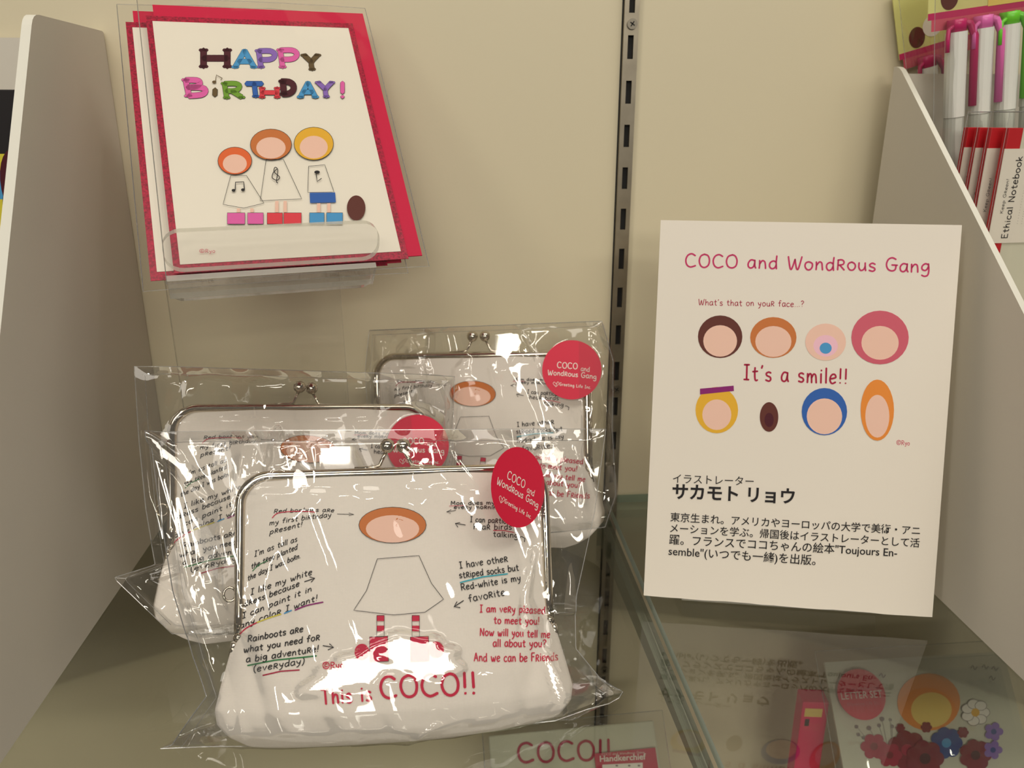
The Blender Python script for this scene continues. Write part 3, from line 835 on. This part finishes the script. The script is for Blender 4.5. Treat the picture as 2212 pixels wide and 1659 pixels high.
LAMP_FAR = Vector((-0.1, -6.0, 1.5))
def sleeve(M, rows, parent, seed, amp, flat=(), calm=.45, facets=()):
    mp = surface_map(M, lambda x, z: 0.004, 0)
    L = [mp(*r[0]) for r in rows]; Rr = [mp(*r[1]) for r in rows]; ts = [r[2] for r in rows]
    NX, NZ = 150, 130
    R = random.Random(seed)
    I = M.inverted()
    cr = creases(R, 26, 1.0) + creases(R, 46, .45)
    def at(lst, t):
        for i in range(len(ts) - 1):
            if t <= ts[i + 1]:
                q = (t - ts[i]) / (ts[i + 1] - ts[i]); return lst[i][0] + (lst[i + 1][0] - lst[i][0]) * q, lst[i][2] + (lst[i + 1][2] - lst[i][2]) * q
        return lst[-1][0], lst[-1][2]
    sides = {}
    # taut flat patches of the film (they mirror the far ceiling panel)
    FC = []
    for (px, py, rx, rz, rot) in facets:
        q = surface_map(M, lambda a, b: film_S(a, b) + .0022, 0)(px, py)
        wp = M @ Vector(q)
        h = ((CAM - wp).normalized() + (LAMP_FAR - wp).normalized()).normalized()
        h = I.to_3x3() @ h
        FC.append((q, h, rx, rz, cos(rot), sin(rot)))
    for sgn in (-1, 1):
        v = []
        for j in range(NZ + 1):
            t = j / NZ; (xl, zl), (xr, zr) = at(L, t), at(Rr, t)
            for i in range(NX + 1):
                s = i / NX; x = xl + (xr - xl) * s; z = zl + (zr - zl) * s
                base = film_S(x, z)
                edge = min(1, min(s, 1 - s, t * 1.2, (1 - t) * 1.2) / .04)
                h = crumple(cr, s * 1.2 - .1, t)
                inside = abs(x) < .066 and .01 < z < .11
                belly = exp(-((x) / .035) ** 2 - ((z - .035) / .018) ** 2)
                a = amp * (calm if inside else 1.25) * (1 - .9 * belly)
                y = base + .0012 * edge + a * h * edge * (.55 + .45 * edge) + .0008 * sin(9 * x * 30 + 5 * z * 20) * edge
                if inside or base > .003: y = max(y, base + .0007 * edge)
                else: y = max(y, .0002)
                for (fx, fz, fr, fy) in flat:
                    d = hypot(x - fx, z - fz)
                    if d < fr * 1.5 and sgn < 0:
                        q = 1 if d < fr * 1.05 else (fr * 1.5 - d) / (fr * .45); y = y * (1 - q) + fy * q
                if sgn < 0:
                    for (q, h, rx, rz, cr_, sr_) in FC:
                        dx, dz = x - q[0], z - q[2]
                        e = hypot((dx * cr_ + dz * sr_) / rx, (-dx * sr_ + dz * cr_) / rz)
                        if e < 1.35:
                            e += .12 * sin(7 * atan2(dz / rz, dx / rx) + q[0] * 300)
                            wgt = 1 if e < 1 else max(0, (1.35 - e) / .35)
                            fy = -(q[1] - (dx * h.x + dz * h.z) / h.y)
                            y = y * (1 - wgt) + max(fy, base + .0004) * wgt
                p = Vector((x, sgn * y, z))
                wz = (M @ p)
                if wz.z < .0004: wz.z = .0004; p = I @ wz
                v.append(tuple(p))
        f = [(j * (NX + 1) + i, j * (NX + 1) + i + 1, (j + 1) * (NX + 1) + i + 1, (j + 1) * (NX + 1) + i) for j in range(NZ) for i in range(NX)]
        m = MB(); m.add(v, f, M_FILM)
        sides[sgn] = v
        o = m.build('clear_sleeve' if sgn < 0 else 'clear_sleeve_back', parent, smooth=True)
        if sgn < 0: first = o
    v = sides[-1]; n1 = NX + 1
    loop = [v[i] for i in range(n1)] + [v[j * n1 + NX] for j in range(1, NZ + 1)] + [v[NZ * n1 + i] for i in range(NX - 1, -1, -1)] + [v[j * n1] for j in range(NZ - 1, 0, -1)]
    e = MB(); e.tube([p for p in loop[::2]], 0.00022, M_FILM_EDGE, 4, closed=True)
    # second weld line just inside the open top
    e.tube([v[4 * n1 + i] for i in range(3, NX - 2, 2)], 0.00010, M_FILM_EDGE, 4)
    e.tube([v[j * n1 + 4] for j in range(4, NZ - 3, 2)], 0.00010, M_FILM_EDGE, 4)
    e.build('film_seam', first)
    return first

def sticker(parent, c_, r, roll, yaw, label=None):
    M = Matrix.Translation(c_) @ Matrix.Rotation(yaw, 4, 'Z') @ Matrix.Rotation(roll, 4, 'Y')
    m = MB(); n = 64
    m.prism([(r * cos(2 * pi * i / n), r * sin(2 * pi * i / n)) for i in range(n)], lambda a, b, h: (a, h, b), 0, 0.0002, M_STICKER)
    o = m.build('round_sticker', parent, M=M)
    k = Ink(lambda x, y, L: (x * r, -0.00012 - .000008 * L, y * r), 3)
    up = (0, 1)
    k.text('COCO', (-.50, .05), (.19, .03), .122, .026, 'white', up=up)
    k.text('and', (.31, -.01), (.60, -.03), .10, .018, 'white', up=up)
    k.text('Wond%ous Gang', (-.80, -.21), (.84, -.27), .105, .024, 'white', up=up, bow=0.02)
    k.text('Greeting Life Inc.', (-.38, -.55), (.68, -.60), .062, .016, 'white', up=up, wob=0, gap=1.8)
    k.stroke(catmull([(-.50, -.60), (-.60, -.50), (-.56, -.44), (-.50, -.50), (-.45, -.43), (-.40, -.48), (-.50, -.60), (-.47, -.48)], 3), .013, 'white')
    k.build('lettering', o)
    return o, M

def pouch_print(M):
    k = Ink(surface_map(M, S_body, 0.00025), 11)
    c = C(440, 980, 3.95)
    T = lambda s, a, b, xh, col='black', w=1.7, up=None, **kw: k.text(s, a, b, xh, w, col, up=up, **kw)
    T('Red bonbons a%e', c(597, 508), c(1110, 500), 5.6, up=(.25, -1), bow=2, w=1.4)
    T('my first bi%thday', c(560, 612), c(1085, 540), 6.8, up=(.2, -1), bow=1.5, w=1.5)
    T('p%esent!', c(562, 690), c(838, 620), 7.2, up=(.2, -1), w=1.6)
    T("I'm as tall as", c(432, 880), c(797, 748), 7.6, up=(.12, -1), bow=1, w=1.6)
    T('the t%ee planted', c(405, 985), c(797, 818), 7.6, up=(.12, -1), bow=1, w=1.6)
    T('the day I was bo%n.', c(375, 1085), c(826, 888), 7.4, up=(.1, -1), bow=1, w=1.6)
    T('I like my white', c(400, 1205), c(922, 1030), 8.2, up=(.1, -1), w=1.9)
    T('d%ess because', c(345, 1305), c(815, 1130), 8, up=(.1, -1), w=1.9)
    T('I can paint it in', c(330, 1408), c(920, 1172), 8, up=(.1, -1), w=1.9)
    T('any colo% I want!', c(310, 1492), c(968, 1252), 8, up=(.1, -1), w=1.9)
    for pts, col, w in (([(585, 548), (640, 505), (800, 492), (955, 498)], 'red', 1.8), ([(418, 1000), (470, 950), (545, 912)], 'green', 1.6),
                        ([(302, 1548), (360, 1490), (455, 1440)], 'red', 2.6), ([(458, 1438), (560, 1400), (660, 1368)], 'yellow', 2.6),
                        ([(688, 1362), (750, 1336)], 'sky', 2.8), ([(780, 1334), (880, 1295), (1018, 1266)], 'purple', 3)):
        k.stroke([c(*p) for p in catmull(pts, 4)], w, col); k.n += 1
    k.stroke([c(860, 1092), c(948, 1062)], 1.9, 'black'); k.stroke([c(905, 1050), c(948, 1062), c(918, 1095)], 1.9, 'black')
    k.stroke([c(1140, 514), c(1282, 518)], 1, 'black'); k.stroke([c(1240, 506), c(1282, 518), c(1240, 528)], 1, 'black')
    c = C(420, 1340, 4.608)
    T('Rainboots a%e', c(530, 215), c(1080, 112), 8.6, w=2.2, up=(.08, -1))
    T('what you need fo%', c(490, 322), c(1245, 195), 8.6, w=2.2, up=(.08, -1))
    T('a big adventu%e!', c(515, 418), c(1235, 308), 8.6, w=2.2, up=(.08, -1))
    T('(eve%yday)', c(588, 512), c(1095, 430), 8.6, w=2, up=(.08, -1))
    k.stroke([c(530, 448), c(800, 395), c(1215, 352)], 2.8, 'green'); k.stroke([c(682, 546), c(860, 505), c(1045, 492)], 2.8, 'crimson')
    k.stroke([c(1280, 250), c(1385, 268)], 1.8, 'black'); k.stroke([c(1345, 232), c(1385, 268), c(1330, 292)], 1.8, 'black')
    T('@Ryo', c(1278, 482), c(1490, 472), 8.5, 'red', 2.4)
    T('This is', c(1270, 836), c(1765, 800), 20, 'red', 4.6, gap=1.6)
    c = C(840, 1340, 3.3515)
    T('COCO!!', (822, 1510), c(632, 528), 29, 'red', 6.2, gap=1.1)
    T('And we can be F%iends', c(615, 292), c(1222, 288), 11, 'red', 2.2, bow=-2)
    c = C(840, 980, 3.95)
    T('I am ve%y pleased', c(775, 1350), c(1330, 1366), 9.6, 'red', 2.2, bow=1)
    T('to meet you!', c(895, 1448), c(1282, 1455), 9.6, 'red', 2.2)
    T('Now will you tell me', c(775, 1550), c(1372, 1572), 9.8, 'red', 2.2, bow=1)
    T('all about you?', c(888, 1643), c(1340, 1648), 10, 'red', 2.2)
    T('Mom does my hai%', c(528, 437), c(1040, 432), 5.2, w=1.5)
    T('eve%y mo%ning', c(556, 470), c(948, 472), 5.2, w=1.5)
    T('I can pa%ticula%ly', c(692, 580), c(1140, 605), 7.2, w=1.6)
    T('hea% birds', c(722, 645), c(1046, 648), 7.6, w=1.6)
    T('talking', c(888, 708), c(1100, 718), 7.6, w=1.6)
    k.stroke([c(1120, 712), c(1130, 706), c(1160, 722), c(1156, 752)], 1.6, 'black')
    T('I have othe%', c(605, 978), c(1014, 918), 8.6, w=1.9)
    T('st%iped socks but', c(603, 1062), c(1108, 996), 8.6, w=1.9)
    T('Red-white is my', c(618, 1165), c(1126, 1082), 8.8, w=1.9)
    T('favo%ite.', c(685, 1265), c(1012, 1200), 9.6, w=1.9)
    for pts, col, w in (([(515, 446), (655, 442)], 'rose', 1.2), ([(890, 655), (980, 655), (1065, 672)], 'red', 1.6), ([(608, 1098), (800, 1050), (1012, 1024)], 'teal', 2.6),
                        ([(570, 483), (492, 497)], 'black', 1.2), ([(530, 478), (492, 497), (525, 508)], 'black', 1.2),
                        ([(652, 608), (566, 594)], 'black', 1.6), ([(605, 588), (566, 594), (588, 626)], 'black', 1.6),
                        ([(636, 1252), (556, 1304)], 'black', 1.9), ([(580, 1262), (556, 1304), (606, 1312)], 'black', 1.9)):
        k.stroke([c(*p) for p in pts], w, col); k.n += 1
    # plain colour shapes standing in for the printed figure
    k.n += 1
    pastel(k, 848, 1134, 72, 38, 'ginger', 'skin', .70)
    outline(k, [(815, 1207), (905, 1200), (932, 1260), (958, 1294), (918, 1322), (850, 1328), (764, 1318), (792, 1275)], 1.1)
    for x in (822, 898):
        for i, y in enumerate((1329, 1340, 1351, 1362)):
            if i % 2 == 0: k.fill([(x - 8, y), (x + 8, y), (x + 8, y + 12), (x - 8, y + 12)], 'red')
        outline(k, [(x - 8, 1329), (x + 8, 1329), (x + 8, 1375), (x - 8, 1375)], .9)
    for x in (818, 906):
        k.fill([(x - 20, 1375), (x + 20, 1373), (x + 22, 1428), (x - 20, 1430)], 'black')
        k.fill([(x - 19, 1376), (x + 19, 1374), (x + 21, 1427), (x - 19, 1429)], 'red')
    k.oval(782, 1408, 16, 18, 'red'); k.oval(942, 1403, 17, 18, 'red')
    return k

def frame_path(r=0.0125, z0=0.048, inset=0.00225):
    w = W_ - inset; h = HT - inset + .0012
    p = [(-w, z0)] + [(-w, z0 + (h - r - z0) * i / 6) for i in range(1, 7)]
    p += [(-w + r - r * cos(a), h - r + r * sin(a)) for a in [pi / 2 * i / 8 for i in range(1, 9)]]
    q = [(-x, z) for x, z in p[::-1]]
    return p + [(-w + r + (2 * w - 2 * r) * i / 8, h) for i in range(1, 8)] + q

PRINT = None
def clasp_pouch(label, M, rows, seed, stk, film_amp, calm=.45, facets=()):
    global PRINT
    t = thing('clasp_pouch', label, 'pouch', M, 'clasp pouches in clear sleeves')
    pouch_body(M, t)
    if PRINT is None: PRINT = pouch_print(M).mb.build('printing', None)
    b = [c_ for c_ in t.children if c_.name.startswith('cloth_body')][0]
    if PRINT.parent is None: PRINT.parent = b
    else:
        pr = PRINT.copy(); COL.objects.link(pr); pr.parent = b
    # two halves of the metal frame
    for sy in (-1, 1):
        m = MB(); pth = [(x, sy * 0.0029, z) for x, z in frame_path()]
        m.tube(pth, 0.00225, M_CHROME, 12, ry=0.0021)
        m.build('metal_frame', t, smooth=True)
    # kiss-lock balls on bent arms
    for sx in (-1, 1):
        cl = MB(); y = sx * 0.0016
        zt = HT + .0012
        cl.ball((sx * 0.0036, y, zt + 0.0098), 0.0034, M_CHROME, 14)
        cl.build('clasp_ball', t, smooth=True)
        cl = MB()
        cl.tube([(sx * 0.0185, y, zt - .0002), (sx * 0.0095, y, zt + .0002), (sx * 0.0072, y, zt + .0010), (sx * 0.0062, y, zt + .0034), (sx * 0.0042, y, zt + .0070)], 0.00085, M_CHROME, 8)
        cl.build('clasp_arm', t, smooth=True)
        m = MB()
        m.tube([(sx * (W_ - .002), -0.0050, 0.0478), (sx * (W_ - .002), 0.0050, 0.0478)], 0.0019, M_CHROME, 12)
        m.tube([(sx * (W_ - .0005), -0.0042, 0.046), (sx * (W_ + .0006), -0.0036, 0.040)], 0.0014, M_CHROME, 8)
        m.build('hinge', t, smooth=True)
    ring = MB(); ring.tube([(-W_ - .0022 + .0026 * cos(2 * pi * i / 20), -.001, 0.066 + .0030 * sin(2 * pi * i / 20)) for i in range(20)], 0.0006, M_CHROME, 6, closed=True)
    ring.build('side_ring', t, smooth=True)
    c_, r, roll, yaw = stk
    sticker(t, c_, r, roll, yaw)
    fl = [] if abs(yaw) > .3 else [(c_[0], c_[2], r, -c_[1] - .0006)]
    sleeve(M, rows, t, seed, film_amp, fl, calm, facets)
    return t
P1 = deg((-0.0253, -0.2183, -0.0071), 3.76, 25.28, -1.75)
P2 = deg((-0.0727, -0.1445, 0.0), 24.75, 28.76, -9.7)
P3 = deg((0.0185, -0.0601, 0.0), -20.9, 15.94, 5.4)
def on_pouch(M, x, y, d): return surface_map(M, lambda a, b: d, 0)(x, y)
clasp_pouch('frontmost white clasp pouch, fully visible, with its print uncovered', P1,
    [((318, 932), (1312, 926), 0), ((340, 1100), (1286, 1110), .22), ((370, 1280), (1245, 1290), .45), ((415, 1420), (1243, 1400), .66),
     ((450, 1500), (1300, 1470), .80), ((395, 1575), (1350, 1497), .90), ((345, 1645), (1200, 1650), 1)], 21,
    (on_pouch(P1, 1121, 1052, .0175), 0.0178, radians(22), radians(40)), 0.0013, .15,
    [(785, 1440, .022, .0065, .35), (910, 1420, .015, .0075, -.3), (1135, 1290, .0016, .018, -.25), (1195, 1470, .002, .012, .25), (620, 1000, .020, .0012, .5), (390, 1010, .003, .020, .75)])
clasp_pouch('left rear white clasp pouch, its lower right hidden by the front one', P2,
    [((290, 790), (985, 812), 0), ((300, 950), (978, 930), .25), ((315, 1100), (970, 1060), .5), ((335, 1220), (960, 1180), .68),
     ((245, 1248), (950, 1300), .82), ((370, 1368), (930, 1370), 1)], 8,
    (on_pouch(P2, 903, 962, .0125), 0.0175, radians(3), radians(-12)), 0.0012, .5,
    [(590, 1080, .0045, .030, -.1), (622, 1010, .003, .014, -.2), (570, 1180, .0035, .014, 0)])
clasp_pouch('right rear white clasp pouch nearest the slotted channel', P3,
    [((800, 714), (1300, 694), 0), ((790, 800), (1325, 780), .25), ((800, 950), (1322, 930), .55), ((815, 1100), (1330, 1070), .88), ((830, 1160), (1310, 1135), 1)], 15,
    (on_pouch(P3, 1235, 799, .0095), 0.0176, radians(4), radians(8)), 0.0012, .4,
    [(1160, 775, .0012, .016, .5), (905, 770, .0012, .012, .3), (1190, 985, .008, .006, 0), (980, 960, .0015, .03, 0)])

# ================================================================== goods in the right box
def notebook(label, x, y, z, yaw):
    t = thing('notebook', label, 'notebook', Matrix.Translation((x, y, z)) @ Matrix.Rotation(radians(yaw), 4, 'Z'), 'notebooks with paper bands in the right box')
    m = MB(); m.box((0.0002, -0.0008, 0.0), (0.0085, 0.0032, 0.148), INK['coral'] if False else mat('red_binding', (196, 24, 34), 0.4)); bevel(m.build('red_binding', t), .0003)
    m = MB(); m.box((0.0086, -0.0006, 0.0005), (0.054, 0.0030, 0.1475), mat('pale_cover', (214, 212, 190), 0.5)); m.build('cover', t)
    m = MB(); m.box((-0.0006, -0.0013, 0.088), (0.0546, -0.0009, 0.1375), M_CARD); bd = m.build('paper_band', t)
    k = Ink(lambda a, b, L: (a, -0.00145, b), 5)
    k.text('Ethical Notebook', (0.0105, 0.0905), (0.0105, 0.1335), .0022, .00045, 'black', up=(-1, 0), wob=.1)
    k.text('Keep G%een!', (0.0052, 0.104), (0.0052, 0.122), .0011, .0002, 'black', up=(-1, 0), wob=.1)
    for i, (a, b) in enumerate(((.0150, .125), (.0175, .122))):
        k.text('...................', (a, 0.098), (a, b), .0012, .0003, 'grey', up=(-1, 0), wob=0)
    k.build('lettering', bd)
    film_panel(lambda s, q: (-0.003 + s * .062, -0.002 + q * .158, -0.0024), 20, 30, int(x * 9e4) % 97, .0009, M_FLATFILM, 'clear_sleeve', t)
for i, (dx, dy, dz, lb) in enumerate(((-.004, 0, 0, 'notebook in front of its three twins, its title readable'), (-.0082, .008, .0008, 'second notebook from the front, mostly hidden by the first'),
                        (-.0098, .0155, .0008, 'third notebook from the front in the right box'), (-.0115, .023, .0008, 'rearmost and leftmost notebook in the right box'))):
    notebook(lb, 0.2995 + dx, -0.0905 + dy, 0.1, 3)

M_BARREL = mat('frosted_barrel', (206, 208, 198), 0.3, noise=(60, 0.05))
M_CLIPS = {'magenta': mat('magenta_clip', (190, 40, 100), .35), 'pink': mat('pink_clip', (226, 110, 178), .35), 'green': mat('green_clip', (110, 205, 50), .35)}
def pen_pack(label, M, w, h, cols, colnames, seed):
    t = thing('pen_pack', label, 'pen pack', M, 'packs of pens in the right box')
    m = MB(); m.box((0, 0.0, h - .040), (w, 0.0006, h), mat('header_card', (220, 218, 140), .5)); hd = m.build('header_card', t)
    k = Ink(lambda a, b, L: (a, -0.0001 - L * .00003, b), 6)
    k.poly([(0, h - .040), (w, h - .040), (w, h - .0365), (0, h - .0365)], 'pinkred')
    k.poly([(.002, h - .046), (w, h - .046), (w, h - .040), (.002, h - .040)], 'rose')
    k.oval(.012, h - .030, .005, .006, 'brown'); k.oval(.022, h - .026, .006, .006, 'white'); k.oval(.030, h - .022, .004, .004, 'coral')
    k.poly([(.034, h - .037), (w, h - .037), (w, h - .022), (.034, h - .022)], 'straw')
    k.build('header_print', hd)
    film_panel(lambda s, q: (-.001 + s * (w + .002), -.002 + q * (h + .002), -.0100 * (1 - q * .5) - .0025), 30, 60, seed, .0016, M_FILM, 'clear_sleeve', t)
    for i, (c_, nm) in enumerate(zip(cols, colnames)):
        x = .0135 + i * .0150
        p = thing('clip_pen', nm, 'pen', M @ Matrix.Translation((x, -0.0052, .006)), 'pens in clear packs')
        zt = h - .054
        m = MB(); m.tube([(0, 0, zt - .145), (0, 0, zt - .142), (0, 0, zt - .045)], .0052, M_BARREL, 18); m.build('barrel', p, smooth=False)
        m = MB(); m.tube([(0, 0, zt - .0448), (0, 0, zt - .004), (0, 0, zt - .002), (0, 0, zt)], .0056, mat('white_cap', (222, 222, 214), .35), 18); m.build('cap', p)
        m = MB()
        m.tube([(.0, 0, zt + .0001), (.0, 0, zt + .004), (0, 0, zt + .0065)], .0050, M_CLIPS[c_], 18)
        m.tube([(.002, -.001, zt + .005), (.0062, -.0018, zt + .0035), (.0092, -.002, zt - .003), (.0094, -.002, zt - .040)], .0022, M_CLIPS[c_], 8)
        m.tube([(-.002, -.002, zt + .004), (-.0062, -.0028, zt + .0015), (-.0068, -.003, zt - .003), (-.0068, -.003, zt - .010)], .0012, M_CLIPS[c_], 8)
        m.build('clip', p, smooth=True)
    return t
def roll_pose(x, y, z, roll, yaw=0, lean=0):
    return deg((x, y, z), yaw, lean, roll)
pen_pack('pen pack at the top right with pink and green clips showing', roll_pose(0.2940, -0.045, 0.1285, 8), 0.068, 0.217, ['magenta', 'pink', 'green', 'green'],
         ['magenta-clipped pen, leftmost in the front pen pack', 'pink-clipped pen in the middle of the front pen pack', 'green-clipped pen beside the pink one in the front pen pack', 'green-clipped pen at the right end of the front pen pack'], 31)
pen_pack('rear pen pack leaning left between the wall and the right white box', roll_pose(0.3600, -0.0045, 0.0025, 16), 0.050, 0.335, ['magenta'],
         ['pen with magenta clip in the rear pen pack'], 33)

# ================================================================== goods on the lower board
# handkerchief pack
hk_o = Vector((0.022, -0.098, -0.1688))
MH = deg(hk_o, 2, 42, 0.5)
hk = thing('handkerchief_pack', 'packed handkerchief with crimson label on the lower board under the front pouch', 'handkerchief', MH)
m = MB(); m.box((0.0, 0.0006, -0.128), (0.114, 0.0036, 0.039), mat('pale_cotton', (206, 204, 182), .8, bump=('weave', 400, .2))); fb = bevel(m.build('folded_cloth', hk), .0012, 3)
k = Ink(surface_map(MH, lambda x, z: 0.0, .0001), 9)
c = C(840, 1340, 3.3515)
k.text('COCO!!', c(935, 1032), c(1610, 1000), 26, 5.5, 'crimson', gap=1.1)
k.build('printing', fb)
p = surface_map(MH, lambda x, z: 0.0, 0)
a = p(1283, 1628); b = p(1415, 1618)
m = MB(); m.box((a[0], -0.0012, -0.030), (b[0], -0.0006, a[2]), mat('crimson_label', (190, 20, 66), .5)); lb = m.build('paper_label', hk)
k = Ink(surface_map(MH, lambda x, z: .0013, .0001), 9)
type_line(k, 'Handkerchief', c(1528, 1024), c(1862, 1006), 'white', .02)
k.text('COCO and Wond%ous Gang', c(1542, 978), c(1850, 962), 3, .5, 'white', wob=0)
k.fill([c(1545, 1045), c(1838, 1030), c(1838, 1110), c(1545, 1120)], 'white')
for x in (1650, 1740, 1810): k.oval(*c(x, 1052), 3, 2, 'grey')
k.build('lettering', lb)
film_panel(lambda s, q: (-0.004 + s * .124, -0.1288 + q * .1735, -.002), 30, 50, 41, .0012, M_FILM, 'clear_sleeve', hk)

# letter set pack
ML = frame((0.2520, -0.1083, -0.1690), radians(-5), radians(38.4), radians(3.4))
ls = thing('letter_set_pack', 'clear pack with a letter set and round crimson sticker at the bottom right', 'letter set', ML)
m = MB(); m.box((0.004, 0.0004, -0.120), (0.130, 0.0024, 0.080), mat('pale_paper', (206, 204, 184), .6)); pp = m.build('paper_sheets', ls)
pm = surface_map(ML, lambda x, z: 0.0, .0001)
k = Ink(pm, 12)
c = C(1380, 1240, 2.659)
k.oval(*c(1665, 735), 68, 62, 'tan'); k.oval(*c(1680, 780), 44, 38, 'straw')
for (x, y, r) in ((1250, 877, 4), (1322, 885, 5), (1397, 833, 5), (1380, 870, 4), (1445, 838, 3), (1290, 940, 4), (1260, 922, 4), (1455, 876, 4)):
    k.oval(*c(x, y), r, r, 'grey')
    k.stroke([c(x, y), c(x + (1380 - x) * .5 + 40, 1000)], .8, 'grey'); k.n += 1
def flower(cx, cy, r, col, n=6, cc='darkred', outl=False):
    for i in range(n):
        a = 2 * pi * i / n
        q = (cx + r * .62 * cos(a), cy + r * .62 * sin(a))
        if outl: k.oval(*q, r * .44, r * .36, 'grey'); k.oval(*q, r * .40, r * .32, 'white')
        else: k.oval(*q, r * .42, r * .40, col)
    k.oval(cx, cy, r * .3, r * .3, cc)
flower(*c(1350, 990), 28, 'crimson'); flower(*c(1540, 1010), 42, 'darkred', 7, 'crimson'); flower(*c(1440, 1040), 26, 'crimson')
flower(*c(1765, 970), 34, 'navy', 7, 'sky'); flower(*c(1650, 880), 12, 'darkred'); flower(*c(1860, 910), 12, 'darkred'); flower(*c(1500, 885), 10, 'darkred')
flower(*c(1930, 795), 30, 'white', 7, 'gold', True); flower(*c(2035, 905), 20, 'violet', 5, 'navy'); flower(*c(1930, 1040), 34, 'darkred', 7, 'maroon'); flower(*c(2030, 1010), 20, 'violet', 5, 'navy')
flower(*c(1640, 1060), 40, 'darkred', 7, 'maroon')
for (x, y) in ((1920, 540), (1985, 535), (2040, 545), (2025, 600), (1395, 585)):
    k.stroke([c(*q) for q in catmull([(x - 18, y), (x - 5, y - 14), (x + 4, y + 10), (x + 18, y - 6)], 3)], 2.4, 'grey'); k.n += 1
k.build('printing', pp)
c0 = pm(*c(1268, 690)); c1 = pm(*c(1405, 690)); rr = c1[0] - c0[0]
m = MB(); m.prism([(c0[0] + rr * cos(2 * pi * i / 48), c0[2] + rr * sin(2 * pi * i / 48)) for i in range(48)], lambda a, b, h: (a, h, b), -0.0032, -0.0029, M_STICKER)
st = m.build('round_sticker', ls)
k = Ink(lambda x, y, L: (c0[0] + x * rr, -0.0033, c0[2] + y * rr), 2)
type_line(k, 'LETTER SET', (-.86, -.16), (.86, -.16), 'white', 0, -1.15)
k.text('COCO and Wond%ous Gang', (-.8, .16), (.8, .16), .08, .018, 'rose', up=(0, 1), wob=0)
k.text('@Greeting Life Inc.', (-.7, -.42), (.7, -.42), .07, .016, 'rose', up=(0, 1), wob=0)
k.build('lettering', st)
film_panel(lambda s, q: (-0.003 + s * .140, -0.1225 + q * .210, -.0040), 50, 60, 43, .0014, M_FILM, 'clear_sleeve', ls)

# pink carton
MK = Matrix.Translation((0.240, -0.066, -0.1695)) @ Matrix.Rotation(radians(-8), 4, 'Z')
pk = thing('pink_carton', 'slim hot pink carton left of the letter set on the lower board', 'box', MK)
m = MB(); m.box((0, 0, -0.096), (0.018, 0.014, 0.037), mat('hot_pink_carton', (232, 26, 96), .45)); bevel(m.build('carton_body', pk), .0006)
k = Ink(lambda a, b, L: (a, -.0002 - L * .00003, b))
k.poly([(.002, .025), (.014, .025), (.014, .032), (.002, .032)], 'straw'); k.poly([(.003, .017), (.006, .017), (.006, .023), (.003, .023)], 'black')
k.build('printing', pk)
